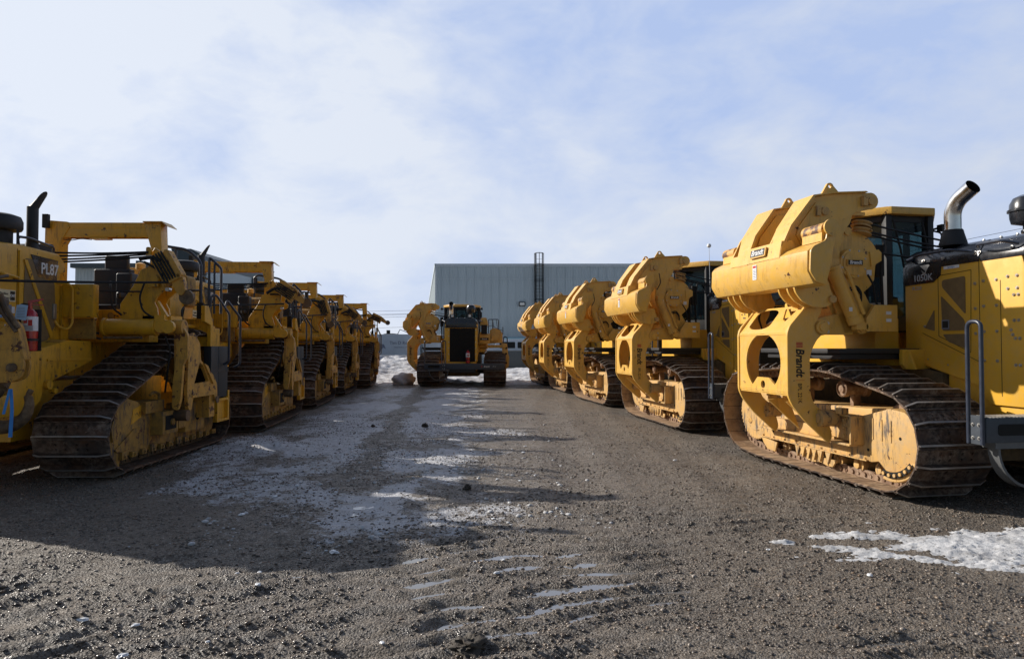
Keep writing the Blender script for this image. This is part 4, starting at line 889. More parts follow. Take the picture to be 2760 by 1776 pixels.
def extinguisher(loc, rz, label, tagged):
    root = empty('fire_extinguisher', loc, rz)
    b = MB(); b.lathe([(.07, 0), (.078, .01), (.08, .03), (.08, .40), (.072, .45), (.045, .485), (.025, .50), (.025, .53)], (0, 0, 0), (0, 0, 1), 28); b.done('cylinder', M['red'], root)
    b = MB(); b.cyl((0, 0, .52), (0, 0, .57), .022, n=12); b.prism([(-.02, .57), (.02, .57), (.13, .61), (.13, .63), (-.02, .60)], 'y', -.014, .014); b.prism([(-.02, .545), (.02, .55), (.14, .545), (.14, .555), (0, .565)], 'y', -.012, .012); b.done('valve_handle', M['red'] if tagged else M['rub'], root)
    b = MB(); b.tube([(-.02, 0, .55), (-.09, 0, .56), (-.10, 0, .50), (-.098, 0, .12)], .013, 8, .03); b.done('hose', M['rub'], root)
    b = MB(); b.lathe([(.0805, 0), (.0825, 0), (.0825, .17), (.0805, .17)], (0, 0, .24), (0, 0, 1), 28); b.done('label', M['white'], root)
    b = MB(); b.box(-.045, -.01, -.086, -.078, .33, .37); b.box(.0, .04, -.0865, -.078, .30, .37); b.m = 1
    for k in range(5): b.box(-.05, .05, -.0850, -.078, .25+k*.012, .255+k*.012)
    b.done('label_print', [M['letr'], M['greyst']], root)
    b = MB(); b.lathe([(.081, 0), (.086, 0), (.086, .03), (.081, .03)], (0, 0, .12), (0, 0, 1), 28); b.box(-.1, .1, .075, .09, 0, .5); b.done('bracket', M['blkm'], root)
    if tagged:
        b = MB(); b.prism([(-.13, .38), (-.02, .36), (-.0, .54), (-.07, .55), (-.11, .54)], 'y', -.10, -.098); b.m = 1
        for k in range(7): b.box(-.11, -.03, -.1015, -.1003, .40+k*.018, .404+k*.018)
        b.done('paper_tag', [M['tagblue'], M['greyst']], root)
    return tag(root, label, 'extinguisher')
x, y = world_pt((-6.72, 8.1), .5, .98, .02)
extinguisher((x, y, 1.60), .4, 'red fire extinguisher with pale blue paper tag on the nearest left machine', True)
extinguisher((-2.12+.30, 28.4-.20, .98), 0, 'red fire extinguisher standing on the bumper of the machine facing the camera', False)

# hook block hanging at the front of the nearest left machine
x, y = world_pt((-6.72, 8.1), .5, .91, -.38)
hb = empty('hook_block', (x, y, 1.08), .25)
b = MB(); b.prism(rpoly([(-.20, .52), (.24, .55), (.30, .38), (.27, .22), (.16, .17), (-.18, .16), (-.24, .30)], .05), 'y', -.10, -.05); b.prism(rpoly([(-.20, .52), (.24, .55), (.30, .38), (.27, .22), (.16, .17), (-.18, .16), (-.24, .30)], .05), 'y', .05, .10)
b.prism(rpoly([(-.22, .50), (.16, .88), (.22, .80), (.30, .40)], .05), 'y', -.09, .09); b.bevel(.012); b.m = 1; b.cyl((.18, -.14, .34), (.18, .14, .34), .05, n=14); b.cyl((0, -.05, .5), (0, .05, .5), .2, n=24); b.cyl((.05, -.04, .10), (.05, .04, .17), .06); b.done('sheave_housing', [M['catrust'], M['hook']], hb)
b = MB(); P = [(.02, 0, .16), (.02, 0, .06), (-.10, 0, -.02), (-.16, 0, -.12), (-.12, 0, -.26), (.0, 0, -.34), (.14, 0, -.33), (.27, 0, -.24), (.32, 0, -.10), (.30, 0, .02), (.33, 0, .08)]
P = fillet(P, .06, 4); n = len(P); b.tube(P, .05, 14, rr=[.045+.035*math.sin(math.pi*min(1, i/(n-1)*1.15)) if i < n-4 else .03 for i in range(n)]); b.done('hook', M['hook'], hb)
b = MB(); b.prism([(.155, .10), (.185, .10), (.20, -.14), (.19, -.44), (.15, -.44), (.165, -.14)], 'y', -.10, -.096); b.prism([(.15, .10), (.175, .10), (.12, -.18), (.09, -.18)], 'y', -.112, -.108); b.done('ribbon', M['ribbon'], hb)
b = MB(); b.tube([(.05, -.10, 1.16), (.10, -.11, 1.02), (.16, -.12, .92), (.24, -.12, .78)], .028, 8, .05); b.tube([(-.02, -.10, 1.16), (.08, -.12, .95), (.22, -.13, .74)], .022, 8, .05); b.prism(rpoly([(-.12, 1.02), (.02, 1.16), (.08, 1.10), (.04, .95), (-.1, .92)], .04), 'y', -.08, .06)
b.tube([(-.05, 0, 1.15), (-.04, .0, 1.35), (-.03, .25, 1.40)], .02, 8, .04); b.done('shackle', M['hook'], hb)
tag(hb, 'rusty hook block with a blue ribbon at the front of the nearest left machine', 'hook block')

# ------------------------------------------------------------------ noise in numpy
def _hash(ix, iy, seed):
    h = (ix.astype(np.int64)*374761393 + iy.astype(np.int64)*668265263 + seed*974634777) & 0xffffffff
    h = ((h ^ (h >> 13)) * 1274126177) & 0xffffffff
    return ((h ^ (h >> 16)) & 0xffff) / 65535.0
def vn(x, y, seed=0):
    ix = np.floor(x); iy = np.floor(y); fx = x-ix; fy = y-iy; fx = fx*fx*(3-2*fx); fy = fy*fy*(3-2*fy)
    a = _hash(ix, iy, seed); b_ = _hash(ix+1, iy, seed); c = _hash(ix, iy+1, seed); d = _hash(ix+1, iy+1, seed)
    return (a*(1-fx)+b_*fx)*(1-fy) + (c*(1-fx)+d*fx)*fy
def fbm(x, y, o=4, seed=0, g=.5):
    s_ = 0; a = 1; t = 0
    for k in range(o): s_ = s_ + a*vn(x*2**k+k*17.3, y*2**k+k*9.1, seed+k); t += a; a *= g
    return s_/t
def sst(a, b_, x): t = np.clip((x-a)/(b_-a), 0, 1); return t*t*(3-2*t)

def hgt(x, y):
    near = 1 - sst(9, 16, y)
    z = (fbm(x*.5, y*.5, 3, 5)-.5)*.05*sst(0, 3, y)
    z = z + (fbm(x*5, y*5, 4, 9, .6)-.5)*.017*(.35+.65*near)
    for cx_, w_, d_ in ((-1.9, .26, .020), (.5, .28, .016), (2.3, .25, .012), (-3.6, .3, .012)):
        q = (x - cx_ - .06*(y-6) - .25*np.sin(y*.25))/w_; z = z - d_*np.exp(-q*q)*sst(5, 7.5, y)*(.5+fbm(x*.5, y*.3, 2, 13)) + d_*.6*np.exp(-(np.abs(q)-1.6)**2*2.5)*sst(5, 7.5, y)
    # clods
    c = fbm(x*11, y*11, 3, 31, .6); z = z + np.maximum(c-.62, 0)*.07*near
    # grouser prints as arcs
    r = np.hypot(x-3.1, y+3.35) + (fbm(x*1.0, y*1.0, 3, 77)-.5)*.55
    m = sst(.36, .56, fbm(x*.55+3, y*.55, 3, 41))*(1-sst(6.0, 8.4, y))
    z = z + m*.017*np.sin(r*2*math.pi/.24)*(.4+1.2*fbm(x*2.3, y*2.3, 2, 79))
    # shallow dips where melt water stands
    d = sst(.40, .62, fbm(x*.8+9, y*1.1+2, 3, 55))*sst(2.6, 3.2, y)*(1-sst(5.2, 6.0, y))*sst(-2.9, -1.5, x)
    z = z - d*(.014 + .034*(fbm(x*3.2, y*4.5, 3, 91)-.42)) + np.exp(-((x+4.05)/.75)**2-((y-11.1)/.5)**2)*.13*(.6+.8*fbm(x*4, y*4, 3, 8))
    return z
def snow(x, y):
    n = fbm(x*1.3, y*.8, 4, 101, .6); n2 = fbm(x*.4, y*.25, 3, 111)
    cx_ = -2.6 - .03*(y-8)
    lane = np.exp(-(np.abs((x-cx_)/2.5))**3)*sst(6.6, 8.8, y)*(1-sst(26, 31, y))
    wheel = np.exp(-((x+1.75+.09*(y-6.3)+.2*(n2-.5))/.30)**2)*.8
    k = lane*(.52+.26*n2)*(1-wheel) + lane*(n-.5)*1.25
    k = k + (np.exp(-((x+1.0)/1.5)**2)*(sst(10.2, 10.5, y)*(1-sst(10.9, 11.3, y))) + np.exp(-((x+.1)/1.2)**2)*(sst(12.5, 12.9, y)*(1-sst(13.6, 14.3, y))))*.28
    k = k + np.exp(-((x+1.2)/1.5)**2-((y-6.7)/1.1)**2)*(.46+(n-.45)*1.5)
    k = k + np.exp(-((x+4.05)/.8)**2-((y-11.1)/.6)**2)*.5
    return np.maximum(np.clip(k, 0, 1), sst(29.4, 30.2, y)*(.45+.5*n))

def grid_mesh(name, X, Y, zf, mats, attr=None, keep=None):
    nx, ny = len(X), len(Y); XX, YY = np.meshgrid(X, Y); Z = zf(XX, YY)
    co = np.stack([XX, YY, Z], -1).reshape(-1, 3)
    i = np.arange(nx*ny).reshape(ny, nx); q = np.stack([i[:-1, :-1], i[:-1, 1:], i[1:, 1:], i[1:, :-1]], -1).reshape(-1, 4)
    if keep is not None:
        kk = keep(XX, YY).reshape(-1); q = q[kk[q].any(1)]
        used = np.unique(q); mp = np.full(nx*ny, -1); mp[used] = np.arange(len(used)); co = co[used]; q = mp[q]
    me = bpy.data.meshes.new(name); me.vertices.add(len(co)); me.vertices.foreach_set('co', co.astype(np.float32).ravel())
    me.loops.add(q.size); me.loops.foreach_set('vertex_index', q.astype(np.int32).ravel()); me.polygons.add(len(q))
    me.polygons.foreach_set('loop_start', np.arange(0, q.size, 4, dtype=np.int32))
    me.polygons.foreach_set('use_smooth', np.ones(len(q), bool)); me.update(calc_edges=True)
    if attr:
        for nm, fn in attr.items():
            a = me.attributes.new(nm, 'FLOAT', 'POINT'); a.data.foreach_set('value', fn(co[:, 0], co[:, 1]).astype(np.float32))
    for m in mats: me.materials.append(m)
    return link(name, me)

# ground material
m, nt, b_ = newmat('wet_gravel_ground'); L = nt.links; co = coords(nt, False)
n1 = noise(nt, co, 1.1, 5, .6); n2 = noise(nt, co, 26, 6, .75); n3 = noise(nt, co, 6, 6, .7)
vor = nd(nt, 'ShaderNodeTexVoronoi'); vor.inputs['Scale'].default_value = 70; L.new(co, vor.inputs['Vector'])
c = mix(nt, ramp(nt, n1, .35, .68), (.122, .097, .073), (.225, .183, .141))
nr = noise(nt, co, .9, 4, .6, (2.2, .35, 1)); c = mix(nt, mathn(nt, 'MULTIPLY', ramp(nt, nr, .48, .66), .55), c, (.075, .060, .047))
nm_ = noise(nt, co, 7, 6, .7, (.8, 1.6, 1)); c = mix(nt, mathn(nt, 'MULTIPLY', ramp(nt, nm_, .50, .62), .5), c, (.062, .050, .040))
c = mix(nt, ramp(nt, n2, .42, .68), c, (.034, .026, .019), 'MIX'); 
c = mix(nt, mathn(nt, 'MULTIPLY', ramp(nt, vor.outputs['Color'], .50, .85), .75), c, (.34, .30, .255))
at = nd(nt, 'ShaderNodeAttribute'); at.attribute_name = 'snow'
sn = mathn(nt, 'MULTIPLY', at.outputs['Fac'], 1.0); ed = ramp(nt, mathn(nt, 'ADD', sn, mathn(nt, 'ADD', mathn(nt, 'MULTIPLY', mathn(nt, 'SUBTRACT', noise(nt, co, 3.5, 10, .85), .5), 2.0), mathn(nt, 'MULTIPLY', mathn(nt, 'SUBTRACT', noise(nt, co, 32, 4, .7), .5), .7))), .43, .54)
snc = mix(nt, ramp(nt, n3, .35, .7), (.34, .34, .36), (.76, .77, .80)); c = mix(nt, ed, c, snc)
L.new(c, b_.inputs['Base Color'])
rg = nd(nt, 'ShaderNodeMapRange'); rg.inputs['From Min'].default_value = .35; rg.inputs['From Max'].default_value = .65; rg.inputs['To Min'].default_value = .22; rg.inputs['To Max'].default_value = .85; L.new(n3, rg.inputs['Value']); L.new(rg.outputs[0], b_.inputs['Roughness'])
hh = mathn(nt, 'ADD', mathn(nt, 'MULTIPLY', n2, 1.0), mathn(nt, 'MULTIPLY', vor.outputs['Distance'], -.6)); bump(nt, b_, hh, 1.0, .024)
M['ground'] = m
def spaced(lo, hi, f):
    o = [lo]
    while o[-1] < hi: o.append(o[-1] + f(o[-1]))
    return np.array(o)
Xs = np.concatenate([-np.geomspace(600, 9.2, 26), spaced(-9, 9, lambda v: .033), np.geomspace(9.2, 600, 26)])
Ys = np.concatenate([np.array([-60, -20, -8, -3, 0, 1.5]), spaced(2.4, 34, lambda v: .0045*v*max(1, v/9)), np.geomspace(36, 900, 30)])
g = grid_mesh('ground', Xs, Ys, hgt, [M['ground']], {'snow': snow}); tag(g, kind='structure')

# melt water
m, nt, b_ = newmat('melt_water'); b_.inputs['Base Color'].default_value = (.16, .155, .15, 1); b_.inputs['Roughness'].default_value = .05; b_.inputs['IOR'].default_value = 1.6
co = coords(nt, False); bump(nt, b_, noise(nt, co, 14, 2), .05, .004); b_.inputs['Specular IOR Level'].default_value = .9
wx = spaced(-2.6, 4.6, lambda v: .6); wy = spaced(3.0, 6.6, lambda v: .6)
w = grid_mesh('water', wx, wy, lambda x, y: x*0 - .0195, [m]); tag(w, kind='structure')

# snow patch near the right machine
m, nt, b_ = newmat('granular_snow'); co = coords(nt, False); n = noise(nt, co, 30, 6, .75); n1 = noise(nt, co, 4, 4)
nt.links.new(mix(nt, ramp(nt, n, .56, .68), mix(nt, ramp(nt, n1, .3, .6), (.38, .38, .385), (.66, .665, .68)), (.20, .18, .165)), b_.inputs['Base Color']); b_.inputs['Roughness'].default_value = .8; b_.inputs['Subsurface Weight'].default_value = .0
bump(nt, b_, n, .6, .02); M['snow'] = m
def pm(x, y):
    e = 1.10 - np.hypot((x-4.45)/1.62, (y-5.62+.02*(x-4))/.50); n = fbm(x*2.2, y*5.0, 6, 201, .70)
    return e*1.0 + (n-.54)*2.5
sp_ = grid_mesh('snow_patch', spaced(2.1, 6.2, lambda v: .018), spaced(4.6, 6.5, lambda v: .016), lambda x, y: hgt(x, y) + np.clip(pm(x, y), -.1, .4)*.035 + (fbm(x*16, y*30, 4, 7, .8)-.5)*.036*sst(-.05, .1, pm(x, y)) + .004, [M['snow']], keep=lambda x, y: pm(x, y) > 0)
tag(sp_, 'granular white snow patch on the gravel at lower right', 'snow', kind='stuff')

# snow banks behind
m, nt, b_ = newmat('dirty_snow_bank'); co = coords(nt, False); n = noise(nt, co, 2.0, 6, .7); n1 = noise(nt, co, 9, 6, .75)
c = mix(nt, ramp(nt, n, .38, .62), (.34, .33, .34), (.74, .75, .78)); c = mix(nt, mathn(nt, 'MULTIPLY', ramp(nt, n1, .58, .7), .6), c, (.16, .13, .11))
nt.links.new(c, b_.inputs['Base Color']); b_.inputs['Roughness'].default_value = .7; bump(nt, b_, n1, .8, .08)
def bank(x, y):
    top = .9 - .62*sst(-4.5, -.5, x) + .1*np.sin(x*.7) - .2*sst(-9, -14, x)
    rise = sst(29.5, 38, y)*(1-sst(43, 50, y)); r = fbm(x*.7, y*.9, 5, 301, .5)
    return top*rise*(.35+1.1*r) + (fbm(x*3.2, y*3.2, 4, 17, .65)-.5)*.20*sst(29.5, 30.8, y) - .10*(1-sst(29.6, 30, y)) - .25*sst(48, 50, y)
bk = grid_mesh('snow_bank', spaced(-26, 14, lambda v: .11), spaced(29.3, 50, lambda v: .11), bank, [m]); tag(bk, kind='structure')
b = MB(); 
import mathutils
res = bmesh.ops.create_icosphere(b.bm, subdivisions=4, radius=1)
for v in b.bm.verts:
    n = mathutils.noise.fractal(v.co*1.8, 1.2, 2, 3)*.22; v.co = Vector((v.co.x*.86, v.co.y*.6, v.co.z*.5)) * (1+n); v.co.z = max(v.co.z, -.45)
m2, nt, b_ = newmat('earth_stained_snow'); co = coords(nt, False); sx = nd(nt, 'ShaderNodeSeparateXYZ'); nt.links.new(co, sx.inputs[0]); k = ramp(nt, mathn(nt, 'ADD', sx.outputs[0], mathn(nt, 'MULTIPLY', noise(nt, co, 3, 5), .5)), .25, .6)
nt.links.new(mix(nt, k, (.66, .65, .66), (.52, .38, .28)), b_.inputs['Base Color']); bump(nt, b_, noise(nt, co, 7, 5, .7), .6, .06)
sb = b.done('snow_block', m2, sharp=80); sb.location = (-4.70, 29.8, .20); sb.scale = (.60, .7, .66); tag(sb, 'rounded snow block stained orange, beside the machine at the far end', 'snow block')

# ------------------------------------------------------------------ gravel stones (one uncountable mass)
def stones(name, N, xr, yr, smin, smax, mats, seed, dens=None):
    g_ = np.random.default_rng(seed)
    t = (1+5**.5)/2; ico = np.array([(-1, t, 0), (1, t, 0), (-1, -t, 0), (1, -t, 0), (0, -1, t), (0, 1, t), (0, -1, -t), (0, 1, -t), (t, 0, -1), (t, 0, 1), (-t, 0, -1), (-t, 0, 1)])/1.9
    F = np.array([(0, 11, 5), (0, 5, 1), (0, 1, 7), (0, 7, 10), (0, 10, 11), (1, 5, 9), (5, 11, 4), (11, 10, 2), (10, 7, 6), (7, 1, 8), (3, 9, 4), (3, 4, 2), (3, 2, 6), (3, 6, 8), (3, 8, 9), (4, 9, 5), (2, 4, 11), (6, 2, 10), (8, 6, 7), (9, 8, 1)])
    u = g_.random(N); y = yr[0]*(yr[1]/yr[0])**u; x = xr[0] + (xr[1]-xr[0])*g_.random(N)
    if dens is not None: k = g_.random(N) < dens(x, y); x, y = x[k], y[k]; N = len(x)
    s_ = smin*(smax/smin)**(g_.random(N)**2.8)
    V = ico[None]*(1+.28*(g_.random((N, 12, 1))-.5)) * (s_[:, None, None]*np.stack([.8+.6*g_.random(N), .8+.6*g_.random(N), .45+.4*g_.random(N)], -1)[:, None, :])
    a = g_.random(N)*6.28; ca, sa = np.cos(a)[:, None], np.sin(a)[:, None]
    vx = V[..., 0]*ca - V[..., 1]*sa; vy = V[..., 0]*sa + V[..., 1]*ca
    P = np.stack([vx+x[:, None], vy+y[:, None], V[..., 2] + (hgt(x, y)+s_*.12)[:, None]], -1).reshape(-1, 3)
    Fa = (F[None]+12*np.arange(N)[:, None, None]).reshape(-1, 3)
    me = bpy.data.meshes.new(name); me.vertices.add(len(P)); me.vertices.foreach_set('co', P.astype(np.float32).ravel()); me.loops.add(Fa.size); me.loops.foreach_set('vertex_index', Fa.astype(np.int32).ravel())
    me.polygons.add(len(Fa)); me.polygons.foreach_set('loop_start', np.arange(0, Fa.size, 3, dtype=np.int32)); me.polygons.foreach_set('use_smooth', np.ones(len(Fa), bool)); me.update(calc_edges=True)
    at_ = me.attributes.new('tone', 'FLOAT', 'POINT'); at_.data.foreach_set('value', np.repeat(g_.random(N), 12).astype(np.float32))
    for mm in mats: me.materials.append(mm)
    return link(name, me)
m, nt, b_ = newmat('wet_pebbles'); at = nd(nt, 'ShaderNodeAttribute'); at.attribute_name = 'tone'
r_ = nd(nt, 'ShaderNodeValToRGB'); cr = r_.color_ramp; cr.elements[0].color = (.050, .040, .034, 1); cr.elements[1].position = 1.0; cr.elements[1].color = (.34, .30, .26, 1)
for p, c_ in ((.45, (.095, .078, .062, 1)), (.8, (.15, .12, .095, 1)), (.92, (.17, .115, .075, 1))): e_ = cr.elements.new(p); e_.color = c_
nt.links.new(at.outputs['Fac'], r_.inputs[0]); nt.links.new(r_.outputs[0], b_.inputs['Base Color']); b_.inputs['Roughness'].default_value = .24; M['peb'] = m
def gd(x, y): return np.clip(.25+1.4*sst(.40, .62, fbm(x*1.4, y*1.4, 3, 61)), 0, 1)*(np.abs(x) < y*.85+.6)
gs = stones('gravel', 150000, (-7.5, 7.5), (2.9, 17), .004, .017, [M['peb']], 3, gd); tag(gs, 'loose wet gravel stones scattered over the yard', 'gravel', kind='stuff')
iced = lambda x, y: np.clip(sst(.48, .62, fbm(x*1.5, y*1.5, 3, 161))*np.exp(-((x+1.2)/1.9)**4), 0, 1)
fl = stones('ice_flecks', 2600, (-4.0, 1.4), (5.6, 15), .008, .034, [M['snow']], 21, iced); tag(fl, 'small flecks of ice scattered thickly over the middle of the lane', 'ice flecks', kind='stuff')
# ice chunks and clods: single lumps one could pick up
def lump(name, r, mat, loc, flat_=.5, seed=0):
    bb = MB(); bmesh.ops.create_icosphere(bb.bm, subdivisions=2 if name == 'ice_chunk' else 4, radius=r)
    for v in bb.bm.verts:
        q = v.co/r; n = mathutils.noise.fractal(q*(1.4 if name == 'ice_chunk' else 2.2)+Vector((seed*3.1, 0, 0)), .7, 2, 5)*.6; v.co *= (1+n); v.co.z *= flat_
    o = bb.done(name, mat, sharp=20 if name == 'ice_chunk' else 60); o.location = loc; return o
m, nt, b_ = newmat('ice_lump'); co = coords(nt); nt.links.new(mix(nt, noise(nt, co, 20, 4), (.55, .57, .6), (.85, .87, .9)), b_.inputs['Base Color']); b_.inputs['Roughness'].default_value = .35; b_.inputs['Subsurface Weight'].default_value = 0; M['ice'] = m
F_, P_ = 1841., math.atan(47/1841.)
def gpt(px, py):
    x = (px-1380)/F_; y = (888-py)/F_; d = Vector((x, math.cos(P_)-y*math.sin(P_), math.sin(P_)+y*math.cos(P_))); t = -1.65/d.z; return d.x*t, d.y*t
ice_meshes = [lump('ice_chunk', .05, M['ice'], (0, 0, 0), .5, s_) for s_ in range(4)]
icep = [(224, 1690, 1.6), (695, 1588, 1.5), (365, 1698, 1.2), (700, 1540, 1.1), (1340, 1550, 1.2), (1355, 1512, 1), (330, 1765, 1.6), (900, 1492, 1.8), (640, 1555, .8), (2070, 1485, .9), (2345, 1555, 1.2), (1820, 1238, 1.4), (1330, 1402, 1), (1225, 1268, 1.5), (1245, 1275, 1.2), (1290, 1290, 1), (1400, 1298, .9), (1415, 1205, 1), (1512, 1257, .8), (1090, 1395, 1.5), (905, 1330, 1), (650, 1392, 1.6), (1325, 1213, 1), (1380, 1212, .8), (1410, 1222, 1.2), (1340, 1293, .9), (2700, 1445, 1), (800, 1310, 1.4), (740, 1340, 1.3), (1030, 1746, .9), (560, 1745, .7), (1480, 1190, .9), (1115, 1140, 1)]
for i, (px, py, s_) in enumerate(icep):
    x, y = gpt(px, py); o = ice_meshes[i] if i < 4 else ice_meshes[i % 4].copy()
    if i >= 4: COL.objects.link(o)
    k = s_*.34*(.7 + y*.05); o.scale = (k*1.25, k*.9, k*.8); o.rotation_euler = (0, 0, i*1.7); o.location = (x, y, float(hgt(np.array([x]), np.array([y]))[0])+.01)
    tag(o, 'small white ice chunk lying on the gravel', 'ice chunk', 'ice chunks scattered over the gravel')
M['mud'] = flat('wet_mud', (.06, .048, .036), .7, var=.4, bmp=1.0, sc=40)
x, y = gpt(1265, 1750); cl = lump('dirt_clod', .085, M['mud'], (x, y, .02), .6, 9); tag(cl, 'dark brown clod of earth at the bottom edge of the lane', 'clod')
for i, (px, py, r_) in enumerate(((1145, 1150, .06), (1260, 1318, .04), (1005, 1150, .035))):
    x, y = gpt(px, py); cl = lump('stone', r_, M['mud'], (x, y, .02), .8, 12+i)
    tag(cl, ['dark pointed stone standing on the icy lane', 'dark clod of mud on grey gravel in the lane middle', 'small round stone on the ice near the left tracks'][i], 'stone')

# ------------------------------------------------------------------ buildings
def corr(name, base, sc=2.2, dark=.72):
    m, nt, b_ = newmat(name); co = coords(nt, False); w_ = nd(nt, 'ShaderNodeTexWave'); w_.wave_type = 'BANDS'; w_.bands_direction = 'X'; w_.wave_profile = 'SIN'; w_.inputs['Scale'].default_value = sc; nt.links.new(co, w_.inputs['Vector'])
    n = noise(nt, co, .3, 4); n2 = noise(nt, co, 3, 5, .6, (1, 1, .15))
    c = mix(nt, ramp(nt, n, .3, .7), base, tuple(x*.9 for x in base)); c = mix(nt, mathn(nt, 'MULTIPLY', ramp(nt, n2, .5, .8), .25), c, tuple(x*.75 for x in base))
    nt.links.new(c, b_.inputs['Base Color']); b_.inputs['Roughness'].default_value = .45; bump(nt, b_, w_.outputs['Fac'], .5, .05); return m
M['sid'] = corr('grey_metal_siding', (.50, .58, .62)); M['sid2'] = corr('pale_metal_siding', (.38, .44, .46), 1.6); M['trim'] = flat('dark_green_grey_trim', (.055, .075, .085), .5); M['trim2'] = flat('pale_trim', (.54, .60, .64), .5)
bl = empty('metal_building', (0, 62, 0))
X0, X1, H = -6.95, 34, 9.15
b = MB()
b.prism([(X0, 0), (X1, 0), (X1, 60), (X0-8.0, 60)], 'z', -.5, H)
wall = b.done('wall', M['sid'], bl)
M['sid_shade'] = corr('shaded_side_cladding', (.15, .185, .185), 1.2)  # darker colour painted in so the sun-facing side wall reads as shaded
b = MB(); b.prism([(X0-.003, .0), (X0-8.003, 60), (X0-8.02, 60), (X0-.02, .0)], 'z', 0, H-.25); b.done('side_shade_panel', M['sid_shade'], bl)
b = MB()
x = X0 + .55
while x < X1: b.box(x-.022, x+.022, -.035, -.002, 0, H-.02); x += .75
b.done('wall_seam', M['sid'], wall)
b = MB(); b.box(X0-.05, X1, -.09, -.04, H-.22, H+.06); b.prism([(X0-.09, -.09), (X0-.02, -.09), (X0-8.02, 60), (X0-8.09, 60)], 'z', H-.22, H+.06); b.done('roof_trim', M['trim2'], bl)
b = MB(); b.box(X0-.03, X0+.14, -.06, -.037, 0, H-.2); b.box(X0, X1, -.052, -.038, H-1.35, H-1.29); b.done('corner_trim', M['trim2'], bl)
b = MB(); b.box(.62, 1.22, -.22, -.04, 5.35, 5.72); b.m = 1; b.box(.70, 1.14, -.226, -.221, 5.42, 5.66); b.done('wall_light', [M['rub'], M['lampg']], bl)
# roof access ladder with cage
ld = empty('roof_ladder', (2.55, 61.9, 0)); b = MB()
for x in (-.42, .22): b.box(x-.035, x+.035, -.06, 0, 2.6, H+1.0)
for k in range(24): b.box(-.42, .22, -.05, -.02, 2.7+k*.3, 2.72+k*.3)
b.done('rungs', M['rub'], ld); b = MB()
for z in (4.2, 5.9, 7.6, 9.1, 10.1):
    P = [(-.42, -.05, z)] + [(-.10+.42*math.cos(R(a)), -.05-.75*math.sin(R(a)), z) for a in range(170, 0, -20)] + [(.3, -.05, z)]; b.tube(P, .035, 5)
for a in (170, 130, 90, 50, 10): b.tube([(-.10+.42*math.cos(R(a)), -.05-.75*math.sin(R(a)), 4.2), (-.10+.42*math.cos(R(a)), -.05-.75*math.sin(R(a)), 10.1)], .03, 5)
b.done('safety_cage', M['rub'], ld); tag(ld, 'black caged ladder running up the grey metal wall past the roof', 'ladder')
tag(bl, 'large grey corrugated metal building behind the far machines', 'building')
# left background buildings
def wp(px, py, Z): return (px-1380)/F_*Z, 1.65 + (935-py)/F_*Z
def shed(name, Z, poly, trimpoly, label, posts=()):
    r = empty(name, (wp(poly[0][0], 935, Z)[0], Z, 0)); ox = r.location.x
    q = [(wp(px, py, Z)[0]-ox, max(-.3, wp(px, py, Z)[1])) for px, py in poly]; b = MB(); b.prism(q, 'y', 0, 12); b.done('wall', M['sid2'], r)
    b = MB()
    for tpz in trimpoly: b.prism([(wp(px, py, Z)[0]-ox, wp(px, py, Z)[1]) for px, py in tpz], 'y', -.35, 12.2)
    b.done('roof', M['trim'], r)
    b = MB()
    for px in posts: x_ = wp(px, 900, Z)[0]-ox; b.box(x_-.12, x_+.12, -.12, -.003, 0, wp(px, 765, Z)[1])
    if posts: b.done('corner_post', M['trim'], r)
    return tag(r, label, 'building')
shed('workshop', 52, [(560, 990), (688, 990), (688, 768), (640, 748), (600, 745), (560, 735)], [[(622, 732), (640, 733), (686, 752), (686, 770), (640, 752), (630, 752)], [(560, 729), (624, 756), (624, 764), (560, 740)]], 'pale building with dark sloping roof edges behind the second left machine', (628, 675))
shed('office', 44, [(470, 990), (555, 990), (555, 712), (470, 705)], [[(465, 672), (518, 672), (556, 692), (556, 716), (480, 702), (473, 690)]], 'building with a dark overhanging roof behind the nearest left machine', (476,))
shed('long_building', 40, [(200, 990), (468, 990), (468, 722), (200, 722)], [[(196, 711), (470, 711), (470, 723), (196, 723)], [(372, 704), (386, 704), (386, 712), (372, 712)]], 'long low pale building with a flat roof behind the seat of the nearest left machine')

# tanker truck, far left of the centre machine
tk = empty('tank_truck', (-9.0, 52, 0))
M['tank'] = flat('tank_white', (.52, .56, .60), .35, var=.08, sc=1)
b = MB(); b.prism(rpoly([(-3.6, 1.0), (-3.6, 2.45), (-3.1, 2.62), (1.4, 2.62), (2.0, 2.35), (2.0, 1.0)], .2), 'y', 0, 2.3); b.bevel(.05); b.done('tank', M['tank'], tk)
b = MB(); b.box(2.2, 4.4, .05, 2.3, .8, 2.6); b.bevel(.15); b.box(-3.4, 4.5, .3, 2.0, .6, .95); b.done('cab', M['tank'], tk)
b = MB(); b.prism(circ(-.3, 1.15, .55, 24), lambda p, q, a: (p, a, 2.62+(q-1.15)*.12), .2, 1.4); b.cyl((-.6, 1, 2.6), (-.6, 1, 2.95), .15); b.tube([(0.1, 1, 2.6), (.3, 1, 3.0), (1.2, 1, 2.65)], .03); b.done('hatch', M['rub'], tk)
for x in (-2.8, -1.7, 3.4):
    b = MB(); b.lathe([(.2, 0), (.5, 0), (.52, .05), (.52, .25), (.5, .3), (.2, .3)], (x, -.05, .52), (0, 1, 0), 24); b.done('wheel', M['rub'], tk)
text('Tim D Rogan', .34, M['greyst'], tk, FACE_S, (.6, -.012, 1.95), bold=.006); text('TRUCKING LTD.', .16, M['greyst'], tk, FACE_S, (.6, -.012, 1.62))
b = MB(); b.prism([(-1.35, 1.5), (-1.2, 1.9), (-.75, 1.85), (-.6, 1.5), (-.8, 1.6), (-1.1, 1.2)], 'y', -.012, -.002); b.done('painted_mark', M['greyst'], tk)
